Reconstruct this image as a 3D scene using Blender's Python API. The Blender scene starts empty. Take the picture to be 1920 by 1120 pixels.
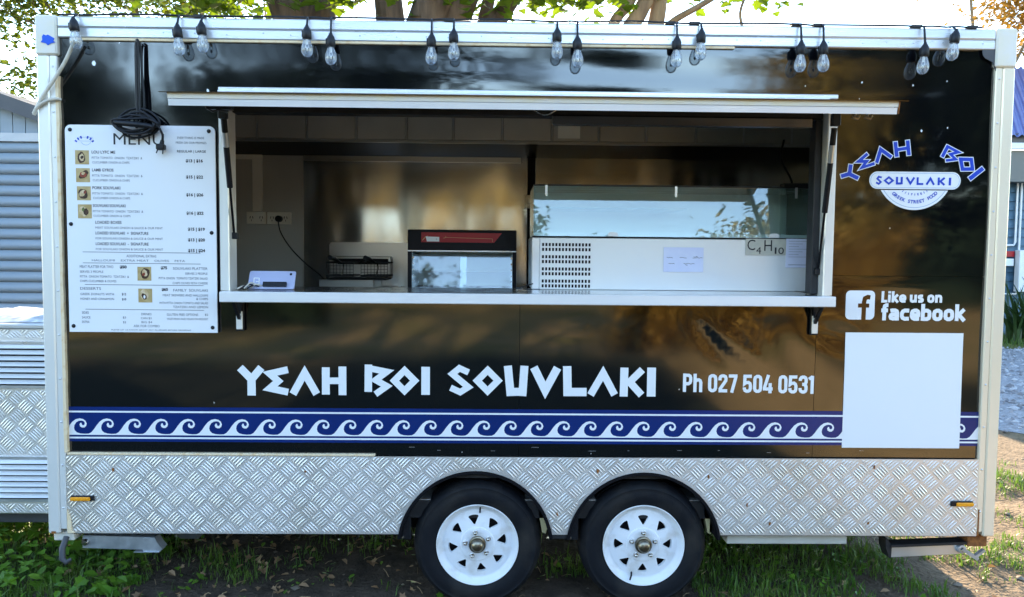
import bpy, math, random
from mathutils import Vector, Matrix, noise

R = math.radians
PI = math.pi
random.seed(7)
scene = bpy.context.scene
col = scene.collection

# ------------------------------------------------------------------ camera
cam_data = bpy.data.cameras.new('camera')
cam = bpy.data.objects.new('camera', cam_data)
col.objects.link(cam)
cam_data.sensor_fit = 'HORIZONTAL'
cam_data.sensor_width = 36.0
cam_data.lens = 1450.0 / 1920.0 * 36.0
cam_data.clip_start = 0.05
cam_data.clip_end = 2000.0
cam.location = (-0.132, -3.528, 1.667)
yaw, pitch, roll = R(0.93), R(3.32), R(0.53)
fwd = Vector((math.sin(yaw) * math.cos(pitch), math.cos(yaw) * math.cos(pitch), -math.sin(pitch)))
rgt = Vector((math.cos(yaw), -math.sin(yaw), 0))
upv = rgt.cross(fwd)
r2 = rgt * math.cos(roll) + upv * math.sin(roll)
u2 = upv * math.cos(roll) - rgt * math.sin(roll)
cam.rotation_euler = Matrix((r2, u2, -fwd)).transposed().to_euler()
scene.camera = cam

# ------------------------------------------------------------------ world, sun, exposure
SUN_EL, SUN_AZ = R(17.5), R(-1.5)          # low sun behind the trees, azimuth from +Y towards +X
world = bpy.data.worlds.new('World')
scene.world = world
world.use_nodes = True
wn = world.node_tree.nodes
wl = world.node_tree.links
sky = wn.new('ShaderNodeTexSky')
sky.sky_type = 'NISHITA'
sky.sun_disc = False
sky.sun_elevation = SUN_EL
sky.sun_rotation = SUN_AZ
sky.air_density = 1.0
sky.dust_density = 0.05
sky.ozone_density = 1.1
wl.new(sky.outputs['Color'], wn['Background'].inputs['Color'])
wn['Background'].inputs['Strength'].default_value = 0.15

sun_data = bpy.data.lights.new('sun', 'SUN')
sun_data.energy = 4.6
sun_data.angle = R(0.5)
sun_data.color = (1.0, 0.80, 0.55)
sun = bpy.data.objects.new('sun', sun_data)
col.objects.link(sun)
sd = Vector((math.sin(SUN_AZ) * math.cos(SUN_EL), math.cos(SUN_AZ) * math.cos(SUN_EL), math.sin(SUN_EL)))
sun.rotation_euler = (-sd).to_track_quat('-Z', 'Y').to_euler()
sun.location = sd * 60

scene.view_settings.view_transform = 'Standard'
scene.view_settings.look = 'None'
scene.view_settings.gamma = 1.0
scene.view_settings.use_curve_mapping = False
scene.view_settings.exposure = 2.75
scene.cycles.max_bounces = 10
scene.cycles.diffuse_bounces = 4
scene.cycles.glossy_bounces = 5
scene.cycles.transparent_max_bounces = 16
scene.cycles.use_denoising = True
scene.cycles.sample_clamp_indirect = 8.0


# ------------------------------------------------------------------ materials
def mat(name, c1, c2=None, scale=6.0, rough=0.5, rvar=0.0, metal=0.0, bump=0.0, bscale=40.0, spec=0.5,
        stretch=(1, 1, 1), detail=4.0, lo=0.35, hi=0.65, bstretch=None, bdetail=3.0, transmission=0.0, ior=1.45):
    m = bpy.data.materials.new(name)
    m.use_nodes = True
    n, l = m.node_tree.nodes, m.node_tree.links
    p = n['Principled BSDF']
    p.inputs['Base Color'].default_value = (*c1, 1)
    p.inputs['Roughness'].default_value = rough
    p.inputs['Metallic'].default_value = metal
    p.inputs['Specular IOR Level'].default_value = spec
    p.inputs['Transmission Weight'].default_value = transmission
    p.inputs['IOR'].default_value = ior
    tc = n.new('ShaderNodeTexCoord')

    def nz(sc, st, det=detail):
        mp = n.new('ShaderNodeMapping')
        mp.inputs['Scale'].default_value = st
        l.new(tc.outputs['Object'], mp.inputs['Vector'])
        t = n.new('ShaderNodeTexNoise')
        t.inputs['Scale'].default_value = sc
        t.inputs['Detail'].default_value = det
        l.new(mp.outputs['Vector'], t.inputs['Vector'])
        return t
    if c2 is not None:
        t = nz(scale, stretch)
        cr = n.new('ShaderNodeValToRGB')
        cr.color_ramp.elements[0].position = lo
        cr.color_ramp.elements[1].position = hi
        cr.color_ramp.elements[0].color = (*c1, 1)
        cr.color_ramp.elements[1].color = (*c2, 1)
        l.new(t.outputs['Fac'], cr.inputs['Fac'])
        l.new(cr.outputs['Color'], p.inputs['Base Color'])
    if rvar:
        t = nz(scale * 1.7, stretch)
        mr = n.new('ShaderNodeMapRange')
        mr.inputs['From Min'].default_value = 0.3
        mr.inputs['From Max'].default_value = 0.7
        mr.inputs['To Min'].default_value = max(0.02, rough - rvar)
        mr.inputs['To Max'].default_value = rough + rvar
        l.new(t.outputs['Fac'], mr.inputs['Value'])
        l.new(mr.outputs['Result'], p.inputs['Roughness'])
    if bump:
        t = nz(bscale, bstretch or stretch, bdetail)
        b = n.new('ShaderNodeBump')
        b.inputs['Strength'].default_value = 1.0
        b.inputs['Distance'].default_value = bump
        l.new(t.outputs['Fac'], b.inputs['Height'])
        l.new(b.outputs['Normal'], p.inputs['Normal'])
    return m


def leaf_mat(name, c1, c2, trans, scale=3.0, tw=0.5, rough=0.45):
    m = bpy.data.materials.new(name)
    m.use_nodes = True
    n, l = m.node_tree.nodes, m.node_tree.links
    p = n['Principled BSDF']
    p.inputs['Roughness'].default_value = rough
    tc = n.new('ShaderNodeTexCoord')
    t = n.new('ShaderNodeTexNoise')
    t.inputs['Scale'].default_value = scale
    t.inputs['Detail'].default_value = 5
    l.new(tc.outputs['Object'], t.inputs['Vector'])
    cr = n.new('ShaderNodeValToRGB')
    cr.color_ramp.elements[0].position = 0.35
    cr.color_ramp.elements[1].position = 0.65
    cr.color_ramp.elements[0].color = (*c1, 1)
    cr.color_ramp.elements[1].color = (*c2, 1)
    l.new(t.outputs['Fac'], cr.inputs['Fac'])
    l.new(cr.outputs['Color'], p.inputs['Base Color'])
    tr = n.new('ShaderNodeBsdfTranslucent')
    tr.inputs['Color'].default_value = (*trans, 1)
    mx = n.new('ShaderNodeMixShader')
    mx.inputs['Fac'].default_value = tw
    l.new(p.outputs['BSDF'], mx.inputs[1])
    l.new(tr.outputs['BSDF'], mx.inputs[2])
    l.new(mx.outputs['Shader'], n['Material Output'].inputs['Surface'])
    return m


def glass_mat(name, tint=(0.9, 0.95, 0.95), refl=0.12, rough=0.02):
    """thin pane: see-through with a mirror share that grows at grazing angles"""
    m = bpy.data.materials.new(name)
    m.use_nodes = True
    n, l = m.node_tree.nodes, m.node_tree.links
    n.remove(n['Principled BSDF'])
    tr = n.new('ShaderNodeBsdfTransparent')
    tr.inputs['Color'].default_value = (*tint, 1)
    gl = n.new('ShaderNodeBsdfGlossy')
    gl.inputs['Roughness'].default_value = rough
    gl.inputs['Color'].default_value = (0.95, 0.97, 1, 1)
    lw = n.new('ShaderNodeLayerWeight')
    lw.inputs['Blend'].default_value = 0.2
    mr = n.new('ShaderNodeMapRange')
    mr.inputs['To Min'].default_value = refl
    mr.inputs['To Max'].default_value = 0.95
    l.new(lw.outputs['Fresnel'], mr.inputs['Value'])
    mx = n.new('ShaderNodeMixShader')
    l.new(mr.outputs['Result'], mx.inputs['Fac'])
    l.new(tr.outputs['BSDF'], mx.inputs[1])
    l.new(gl.outputs['BSDF'], mx.inputs[2])
    l.new(mx.outputs['Shader'], n['Material Output'].inputs['Surface'])
    return m


def bulb_mat():
    """thin frosted-clear bulb glass: mostly see-through, a little milky, with a sharp surface reflection"""
    m = glass_mat('bulb', (0.90, 0.94, 0.97), 0.10, 0.04)
    n, l = m.node_tree.nodes, m.node_tree.links
    out = n['Material Output']
    prev = out.inputs['Surface'].links[0].from_socket
    df = n.new('ShaderNodeBsdfDiffuse')
    df.inputs['Color'].default_value = (0.85, 0.88, 0.92, 1)
    tl = n.new('ShaderNodeBsdfTranslucent')
    tl.inputs['Color'].default_value = (0.85, 0.88, 0.92, 1)
    a = n.new('ShaderNodeMixShader')
    a.inputs['Fac'].default_value = 0.5
    l.new(df.outputs['BSDF'], a.inputs[1])
    l.new(tl.outputs['BSDF'], a.inputs[2])
    b_ = n.new('ShaderNodeMixShader')
    b_.inputs['Fac'].default_value = 0.17
    l.new(prev, b_.inputs[1])
    l.new(a.outputs['Shader'], b_.inputs[2])
    l.new(b_.outputs['Shader'], out.inputs['Surface'])
    return m


K = {}
K['black_panel'] = mat('black_panel', (0.0018, 0.0022, 0.0036), (0.0026, 0.0030, 0.0042), scale=2.0, rough=0.06, rvar=0.025,
                       bump=0.0008, bscale=2.4, bstretch=(1, 1, 1.6), bdetail=0.5, spec=1.0, ior=1.56)
K['black_panel'].node_tree.nodes['Principled BSDF'].inputs['Coat Weight'].default_value = 0.15
K['black_panel'].node_tree.nodes['Principled BSDF'].inputs['Coat Roughness'].default_value = 0.05
K['frame_white'] = mat('frame_white', (0.78, 0.76, 0.71), (0.80, 0.79, 0.75), scale=3, rough=0.30, metal=0.25, detail=2)
K['frame_warm_bounce'] = mat('frame_warm_bounce', (0.86, 0.75, 0.57), (0.86, 0.78, 0.64), scale=2.5, rough=0.30, metal=0.25, detail=2, stretch=(1, 1, 0.4))  # frame white with warm ground bounce put into the colour
K['cap_cream'] = mat('cap_cream', (0.74, 0.69, 0.55), (0.72, 0.70, 0.66), scale=14, rough=0.45)
K['rail_alu'] = mat('rail_alu', (0.80, 0.81, 0.83), (0.70, 0.72, 0.75), scale=3, rough=0.30, rvar=0.08, metal=0.55,
                    stretch=(0.4, 1, 6), bump=0.0003, bscale=14)
K['sealant'] = mat('sealant', (0.80, 0.64, 0.42), (0.66, 0.42, 0.18), scale=30, rough=0.6, lo=0.5, hi=0.8)
K['rust'] = mat('rust', (0.32, 0.12, 0.03), (0.16, 0.06, 0.02), scale=60, rough=0.9, bump=0.002)
K['tread'] = mat('tread', (0.78, 0.75, 0.72), (0.60, 0.55, 0.46), scale=2.6, lo=0.50, hi=0.85, detail=6, rough=0.45, rvar=0.08, metal=0.72, bump=0.0004, bscale=60)
K['alu'] = mat('alu', (0.72, 0.74, 0.77), (0.64, 0.66, 0.70), scale=8, rough=0.34, rvar=0.08, metal=0.8)
K['galv'] = mat('galv', (0.55, 0.58, 0.62), (0.40, 0.43, 0.47), scale=16, rough=0.4, rvar=0.12, metal=0.7, bump=0.001)
K['steel'] = mat('steel', (0.84, 0.83, 0.81), (0.80, 0.79, 0.77), scale=3, rough=0.20, metal=1.0,
                 stretch=(1, 1, 0.25), bump=0.030, bscale=2.1, bstretch=(1.6, 1, 0.55), bdetail=0.8)
K['steel_dull'] = mat('steel_dull', (0.66, 0.65, 0.64), (0.60, 0.60, 0.59), scale=2, rough=0.50, metal=0.9,
                      stretch=(1, 1, 0.25), bump=0.006, bscale=1.7, bdetail=0.6)
K['steel_plain'] = mat('steel_plain', (0.66, 0.65, 0.64), (0.62, 0.61, 0.60), scale=6, rough=0.30, metal=1.0, stretch=(0.4, 1, 1))
K['counter'] = mat('counter', (0.66, 0.66, 0.67), (0.58, 0.58, 0.60), scale=6, rough=0.2, rvar=0.06, metal=1.0, bump=0.0006, bscale=5)
K['lip_white'] = mat('lip_white', (0.74, 0.75, 0.77), (0.80, 0.80, 0.80), scale=5, rough=0.35, metal=0.2)
K['hood'] = mat('hood', (0.56, 0.53, 0.49), (0.48, 0.46, 0.43), scale=4, rough=0.42, metal=0.8)
K['hood_dark'] = mat('hood_dark', (0.16, 0.15, 0.14), (0.11, 0.10, 0.09), scale=5, rough=0.25, metal=1.0, stretch=(0.3, 1, 2))
K['lining_white'] = mat('lining_white', (0.78, 0.78, 0.76), rough=0.5)
K['dark'] = mat('dark', (0.012, 0.012, 0.014), (0.02, 0.02, 0.022), scale=20, rough=0.55)
K['deep_black'] = mat('deep_black', (0.004, 0.004, 0.006), rough=0.5, spec=0.2)  # plain near-black; behind the louvre slats it stands for shade
K['black_plastic'] = mat('black_plastic', (0.007, 0.008, 0.011), (0.012, 0.013, 0.017), scale=60, rough=0.42, spec=0.35, bump=0.0004, bscale=300)
K['rubber'] = mat('rubber', (0.007, 0.008, 0.011), (0.030, 0.027, 0.024), scale=7, lo=0.45, hi=0.8, rough=0.66, rvar=0.12, spec=0.25, bump=0.0012, bscale=60)
K['rim_white'] = mat('rim_white', (0.80, 0.81, 0.83), (0.52, 0.46, 0.38), scale=14, rough=0.32, lo=0.54, hi=0.92)
K['hubmetal'] = mat('hubmetal', (0.36, 0.31, 0.22), (0.22, 0.19, 0.15), scale=50, rough=0.35, metal=1.0)
K['chrome'] = mat('chrome', (0.62, 0.60, 0.58), (0.4, 0.36, 0.3), scale=80, rough=0.2, metal=1.0)
K['vinyl_white'] = mat('vinyl_white', (0.80, 0.82, 0.84), rough=0.3)
K['vinyl_blue'] = mat('vinyl_blue', (0.003, 0.019, 0.125), (0.004, 0.023, 0.145), scale=3, rough=0.25)
K['logo_blue'] = mat('logo_blue', (0.010, 0.055, 0.50), rough=0.3)
K['logo_line'] = mat('logo_line', (0.20, 0.34, 0.55), rough=0.3)
K['board_white'] = mat('board_white', (0.78, 0.80, 0.83), (0.81, 0.82, 0.84), scale=2, rough=0.18)
K['ink'] = mat('ink', (0.012, 0.012, 0.018), rough=0.5)
K['ink_grey'] = mat('ink_grey', (0.05, 0.06, 0.09), rough=0.5)
K['photo_a'] = mat('photo_a', (0.42, 0.26, 0.09), (0.05, 0.016, 0.008), scale=62, rough=0.4, lo=0.46, hi=0.55, detail=1.5)
K['photo_b'] = mat('photo_b', (0.45, 0.31, 0.10), (0.28, 0.035, 0.012), scale=70, rough=0.4, lo=0.44, hi=0.54, detail=1.5)
K['photo_c'] = mat('photo_c', (0.62, 0.52, 0.30), (0.10, 0.05, 0.02), scale=55, rough=0.4, lo=0.5, hi=0.58, detail=1.5)
K['bulb'] = bulb_mat()
K['filament'] = mat('filament', (0.8, 0.78, 0.7), rough=0.3)
K['cable_white'] = mat('cable_white', (0.62, 0.58, 0.50), (0.5, 0.46, 0.38), scale=40, rough=0.6)
K['tape_blue'] = mat('tape_blue', (0.005, 0.09, 0.62), rough=0.55)
K['amber'] = mat('amber', (0.85, 0.30, 0.01), (0.9, 0.38, 0.02), scale=60, rough=0.2)
K['cream_plastic'] = mat('cream_plastic', (0.60, 0.50, 0.26), rough=0.5)
K['trunking'] = mat('trunking', (0.90, 0.88, 0.82), rough=0.45)
K['fridge_white'] = mat('fridge_white', (0.76, 0.77, 0.78), (0.80, 0.80, 0.78), scale=3, rough=0.3, metal=0.15)
K['fridge_in'] = mat('fridge_in', (0.84, 0.88, 0.87), rough=0.5)
K['glass'] = glass_mat('glass', (0.90, 0.96, 0.95), 0.055, 0.015)
K['glass_pie'] = glass_mat('glass_pie', (0.94, 0.98, 0.97), 0.065, 0.03)
K['pie_black'] = mat('pie_black', (0.004, 0.004, 0.007), rough=0.4, spec=0.2)
K['pie_in'] = mat('pie_in', (0.80, 0.86, 0.84), (0.76, 0.82, 0.80), scale=8, rough=0.4)
K['red'] = mat('red', (0.36, 0.004, 0.012), rough=0.35)
K['gold'] = mat('gold', (0.6, 0.35, 0.15), rough=0.4)
K['paper'] = mat('paper', (0.66, 0.68, 0.86), (0.70, 0.72, 0.88), scale=20, rough=0.7)
K['paper_white'] = mat('paper_white', (0.85, 0.82, 0.74), rough=0.7)
K['sign_beige'] = mat('sign_beige', (0.60, 0.57, 0.47), (0.52, 0.50, 0.43), scale=30, rough=0.6)
K['tablet'] = mat('tablet', (0.42, 0.44, 0.60), (0.46, 0.48, 0.64), scale=6, rough=0.35, metal=0.3)
K['shed_grey'] = mat('shed_grey', (0.20, 0.25, 0.30), (0.24, 0.29, 0.34), scale=3, rough=0.5, stretch=(0.4, 1, 3))
K['shed_dark'] = mat('shed_dark', (0.055, 0.058, 0.068), (0.07, 0.072, 0.08), scale=5, rough=0.5)
K['shed_beam'] = mat('shed_beam', (0.40, 0.43, 0.46), (0.46, 0.48, 0.5), scale=6, rough=0.5)
K['weatherboard'] = mat('weatherboard', (0.045, 0.105, 0.165), (0.055, 0.125, 0.19), scale=6, rough=0.5, stretch=(0.3, 1, 4))
K['house_roof'] = mat('house_roof', (0.05, 0.09, 0.26), (0.07, 0.11, 0.30), scale=4, rough=0.35)
K['house_grey'] = mat('house_grey', (0.14, 0.14, 0.13), rough=0.6)
K['house_white'] = mat('house_white', (0.70, 0.72, 0.74), rough=0.45)
K['tarp_white'] = mat('tarp_white', (0.65, 0.66, 0.68), (0.30, 0.31, 0.34), scale=20, rough=0.5)
K['tank'] = mat('tank', (0.10, 0.11, 0.12), (0.14, 0.15, 0.16), scale=8, rough=0.35)
K['underbox'] = mat('underbox', (0.55, 0.54, 0.48), (0.48, 0.46, 0.40), scale=6, rough=0.5)
K['bark'] = mat('bark', (0.12, 0.085, 0.055), (0.055, 0.04, 0.03), scale=9, rough=0.9, stretch=(1, 1, 0.22), bump=0.03, bscale=14)
K['bark_pale'] = mat('bark_pale', (0.26, 0.18, 0.10), (0.15, 0.10, 0.06), scale=9, rough=0.9, stretch=(1, 1, 0.3), bump=0.02, bscale=14)
K['leaf'] = leaf_mat('leaf', (0.05, 0.12, 0.010), (0.10, 0.17, 0.012), (0.15, 0.23, 0.006), 1.2, 0.45)
K['leaf_fine'] = leaf_mat('leaf_fine', (0.06, 0.12, 0.015), (0.12, 0.16, 0.02), (0.10, 0.13, 0.008), 1.0, 0.45)
K['leaf_gold'] = leaf_mat('leaf_gold', (0.34, 0.20, 0.035), (0.42, 0.27, 0.06), (0.22, 0.12, 0.015), 1.0, 0.4)
K['leaf_sunlit'] = leaf_mat('leaf_sunlit', (0.22, 0.17, 0.04), (0.38, 0.27, 0.07), (0.30, 0.24, 0.04), 0.5, 0.2)  # sunlit gold put into the leaf colour
K['leaf_dark'] = leaf_mat('leaf_dark', (0.008, 0.018, 0.011), (0.014, 0.026, 0.014), (0.01, 0.02, 0.01), 0.5, 0.2, 0.8)
K['leaf_dark'].node_tree.nodes['Principled BSDF'].inputs['Specular IOR Level'].default_value = 0.1
K['weed'] = leaf_mat('weed', (0.07, 0.18, 0.015), (0.15, 0.29, 0.03), (0.14, 0.30, 0.02), 6.0, 0.35, 0.35)
K['grass'] = leaf_mat('grass', (0.045, 0.13, 0.012), (0.14, 0.21, 0.03), (0.12, 0.22, 0.02), 4.5, 0.3)
K['straw'] = mat('straw', (0.42, 0.30, 0.16), (0.25, 0.17, 0.09), scale=9, rough=0.8)
K['dry_leaf'] = leaf_mat('dry_leaf', (0.26, 0.15, 0.08), (0.42, 0.28, 0.15), (0.25, 0.14, 0.05), 9.0, 0.2, 0.7)
K['flax'] = leaf_mat('flax', (0.02, 0.05, 0.015), (0.05, 0.09, 0.03), (0.05, 0.10, 0.02), 2.0, 0.2, 0.3)


# ------------------------------------------------------------------ mesh collector
class B:
    def __init__(self):
        self.v, self.f = [], []

    def add(self, vs, fs):
        o = len(self.v)
        self.v += [tuple(p) for p in vs]
        self.f += [tuple(i + o for i in q) for q in fs]
        return self

    def box(self, x0, x1, y0, y1, z0, z1, c=0.0):
        if c <= 0:
            vs = [(x, y, z) for x in (x0, x1) for y in (y0, y1) for z in (z0, z1)]
            return self.add(vs, [(0, 1, 3, 2), (4, 6, 7, 5), (0, 4, 5, 1), (2, 3, 7, 6), (0, 2, 6, 4), (1, 5, 7, 3)])
        X, Y, Z = (x0, x1), (y0, y1), (z0, z1)
        s = (1, -1)
        vs, idx = [], {}
        for i in (0, 1):
            for j in (0, 1):
                for k in (0, 1):
                    for a in range(3):
                        p = [X[i] + s[i] * c, Y[j] + s[j] * c, Z[k] + s[k] * c]
                        p[a] = (X[i], Y[j], Z[k])[a]
                        idx[(i, j, k, a)] = len(vs)
                        vs.append(tuple(p))
        fs = []
        q4 = [(0, 0), (0, 1), (1, 1), (1, 0)]
        for a in range(3):
            for e in (0, 1):
                q = []
                for (m_, n_) in q4:
                    t = [m_, n_]
                    t.insert(a, e)
                    q.append(idx[(*t, a)])
                fs.append(tuple(q))
        for a in range(3):
            b_, c_ = [t for t in range(3) if t != a]
            for m_ in (0, 1):
                for n_ in (0, 1):
                    lo, hi = [0, 0, 0], [0, 0, 0]
                    lo[b_] = hi[b_] = m_
                    lo[c_] = hi[c_] = n_
                    hi[a] = 1
                    fs.append((idx[(*lo, b_)], idx[(*hi, b_)], idx[(*hi, c_)], idx[(*lo, c_)]))
        for i in (0, 1):
            for j in (0, 1):
                for k in (0, 1):
                    fs.append((idx[(i, j, k, 0)], idx[(i, j, k, 1)], idx[(i, j, k, 2)]))
        return self.add(vs, fs)

    def obox(self, c, ax, ay, az, hx, hy, hz):
        """box with its own axes and half sizes"""
        c = Vector(c)
        vs = [c + ax * (i * hx) + ay * (j * hy) + az * (k * hz) for i in (-1, 1) for j in (-1, 1) for k in (-1, 1)]
        return self.add(vs, [(0, 1, 3, 2), (4, 6, 7, 5), (0, 4, 5, 1), (2, 3, 7, 6), (0, 2, 6, 4), (1, 5, 7, 3)])

    def bar(self, p, q, w, h):
        p, q = Vector(p), Vector(q)
        d = (q - p)
        L = d.length
        d.normalize()
        s = d.cross(Vector((0, 0, 1)))
        if s.length < 1e-3:
            s = Vector((1, 0, 0))
        s.normalize()
        t = s.cross(d)
        return self.obox((p + q) / 2, d, s, t, L / 2, w / 2, h / 2)

    def tube(self, pts, rad, n=8, cap=True):
        pts = [Vector(p) for p in pts]
        if not isinstance(rad, (list, tuple)):
            rad = [rad] * len(pts)
        o = len(self.v)
        prev = None
        for i, p in enumerate(pts):
            d = pts[min(i + 1, len(pts) - 1)] - pts[max(i - 1, 0)]
            d.normalize()
            if prev is None:
                a = d.orthogonal().normalized()
            else:
                a = prev - d * prev.dot(d)
                a = a.normalized() if a.length > 1e-6 else d.orthogonal().normalized()
            prev = a
            b = d.cross(a)
            for k in range(n):
                t = 2 * PI * k / n
                self.v.append(tuple(p + (a * math.cos(t) + b * math.sin(t)) * rad[i]))
        for i in range(len(pts) - 1):
            for k in range(n):
                k2 = (k + 1) % n
                self.f.append((o + i * n + k, o + i * n + k2, o + (i + 1) * n + k2, o + (i + 1) * n + k))
        if cap:
            self.f.append(tuple(o + k for k in range(n))[::-1])
            self.f.append(tuple(o + (len(pts) - 1) * n + k for k in range(n)))
        return self

    def lathe(self, prof, c=(0, 0, 0), axis='z', n=24, mod=None):
        """prof: (radius, height) pairs; mod(k, i) may scale a radius"""
        o = len(self.v)
        for i, (r, h) in enumerate(prof):
            for k in range(n):
                t = 2 * PI * k / n
                rr = r * (mod(k, i) if mod else 1.0)
                a, b = rr * math.cos(t), rr * math.sin(t)
                p = (a, b, h) if axis == 'z' else ((a, h, b) if axis == 'y' else (h, a, b))
                self.v.append((p[0] + c[0], p[1] + c[1], p[2] + c[2]))
        for i in range(len(prof) - 1):
            for k in range(n):
                k2 = (k + 1) % n
                self.f.append((o + i * n + k, o + i * n + k2, o + (i + 1) * n + k2, o + (i + 1) * n + k))
        return self

    def sheet(self, poly, y):
        """flat polygon in the XZ plane"""
        o = len(self.v)
        self.v += [(x, y, z) for x, z in poly]
        self.f.append(tuple(range(o, o + len(poly))))
        return self

    def prism(self, poly, y0, y1):
        n = len(poly)
        o = len(self.v)
        self.v += [(x, y0, z) for x, z in poly] + [(x, y1, z) for x, z in poly]
        self.f.append(tuple(range(o, o + n)))
        self.f.append(tuple(range(o + 2 * n - 1, o + n - 1, -1)))
        for k in range(n):
            k2 = (k + 1) % n
            self.f.append((o + k, o + n + k, o + n + k2, o + k2))
        return self

    def stroke(self, pts, w, y, closed=False):
        """thick mitred line in the XZ plane"""
        P = [Vector((p[0], p[1])) for p in pts]
        n = len(P)
        L, Rr = [], []
        for i in range(n):
            if closed:
                a, b = P[i - 1], P[(i + 1) % n]
            else:
                a, b = P[max(i - 1, 0)], P[min(i + 1, n - 1)]
            d1 = (P[i] - a)
            d2 = (b - P[i])
            if d1.length < 1e-9:
                d1 = d2
            if d2.length < 1e-9:
                d2 = d1
            d1, d2 = d1.normalized(), d2.normalized()
            n1, n2 = Vector((-d1.y, d1.x)), Vector((-d2.y, d2.x))
            m_ = n1 + n2
            if m_.length < 1e-6:
                m_ = n1
            m_.normalize()
            k = 1.0 / max(0.35, m_.dot(n1))
            L.append(P[i] + m_ * (w / 2 * k))
            Rr.append(P[i] - m_ * (w / 2 * k))
        o = len(self.v)
        for p in L + Rr:
            self.v.append((p.x, y, p.y))
        for i in range(n if closed else n - 1):
            j = (i + 1) % n
            self.f.append((o + i, o + j, o + n + j, o + n + i))
        return self

    def mesh(self, name, smooth=None):
        me = bpy.data.meshes.new(name)
        me.from_pydata(self.v, [], self.f)
        me.validate()
        if smooth is not None:
            me.polygons.foreach_set('use_smooth', [True] * len(me.polygons))
            if smooth < 179:
                me.set_sharp_from_angle(angle=R(smooth))
        me.update()
        return me

    def build(self, name, material, parent=None, smooth=None, fix=True):
        me = self.mesh(name, smooth)
        if fix:
            fix_normals(me)
        me.materials.append(K[material] if isinstance(material, str) else material)
        return link(name, me, parent)


def fix_normals(me):
    import bmesh
    bm = bmesh.new()
    bm.from_mesh(me)
    bmesh.ops.recalc_face_normals(bm, faces=bm.faces)
    bm.to_mesh(me)
    bm.free()


def link(name, me, parent=None, loc=None):
    o = bpy.data.objects.new(name, me)
    col.objects.link(o)
    if parent is not None:
        o.parent = parent
        off = Vector((0, 0, 0))
        q = parent
        while q is not None:
            off += q.location
            q = q.parent
        o.location = (Vector(loc) if loc else Vector((0, 0, 0))) - off
    elif loc:
        o.location = loc
    return o


def tag(o, label, cat, group=None, kind=None):
    o['label'] = label
    if cat:
        o['category'] = cat
    if group:
        o['group'] = group
    if kind:
        o['kind'] = kind
    return o


def thing(name, label, cat, loc=(0, 0, 0), group=None):
    o = bpy.data.objects.new(name, None)
    o.empty_display_size = 0.1
    col.objects.link(o)
    o.location = loc
    return tag(o, label, cat, group)


def struct(o):
    o['kind'] = 'structure'
    return o


def stuff(o, label=None, cat=None):
    o['kind'] = 'stuff'
    if label:
        o['label'] = label
    if cat:
        o['category'] = cat
    return o


_font = bpy.data.curves.new('type', 'FONT')
_fobj = bpy.data.objects.new('type', _font)


def text(b, s, size, x, z, y, align='LEFT', sx=1.0, bold=0.0, rot=0.0, shear=0.0, space=1.0):
    """add a line of type to builder b on the plane y"""
    _font.body = s
    _font.size = size
    _font.align_x = align
    _font.offset = bold
    _font.shear = shear
    _font.space_character = space
    _font.resolution_u = 3
    me = bpy.data.meshes.new_from_object(_fobj)
    c, sn = math.cos(rot), math.sin(rot)
    vs = []
    for v in me.vertices:
        a, h = v.co.x * sx, v.co.y
        vs.append((x + a * c - h * sn, y, z + a * sn + h * c))
    b.add(vs, [tuple(p.vertices) for p in me.polygons])
    bpy.data.meshes.remove(me)
    return b


def fbm(x, y, s=1.0, o=3):
    return noise.fractal(Vector((x * s, y * s, 3.7)), 1.0, 2.0, o)


# ------------------------------------------------------------------ ground
def gh(x, y):
    d = math.hypot(x, y - 1)
    h = 0.018 * fbm(x, y, 1.1) + 0.008 * fbm(x + 9, y, 5.0)
    for wx in (-0.226, 0.556):                       # flat where the tyres stand
        k = math.exp(-(((x - wx) / 0.25) ** 2 + ((y - 0.12) / 0.25) ** 2))
        h = h * (1 - k) - 0.003 * k
    if x > 2.0:
        h += 0.03 * fbm(x, y, 2.2) * min(1, (x - 2.0) / 0.5)
    if x > 3.7:
        h *= max(0.0, 1 - (x - 3.7) / 0.8)
    return h if d < 9 else h * max(0.0, 1 - (d - 9) / 8)


def axis_coords(lo, hi, step, far):
    a = [lo + i * step for i in range(int(round((hi - lo) / step)) + 1)]
    out, s, p = list(a), step, hi
    while p < far:
        s *= 1.5
        p += s
        out.append(min(p, far))
    s, p = step, lo
    pre = []
    while p > -far:
        s *= 1.5
        p -= s
        pre.append(max(p, -far))
    return pre[::-1] + out


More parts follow.
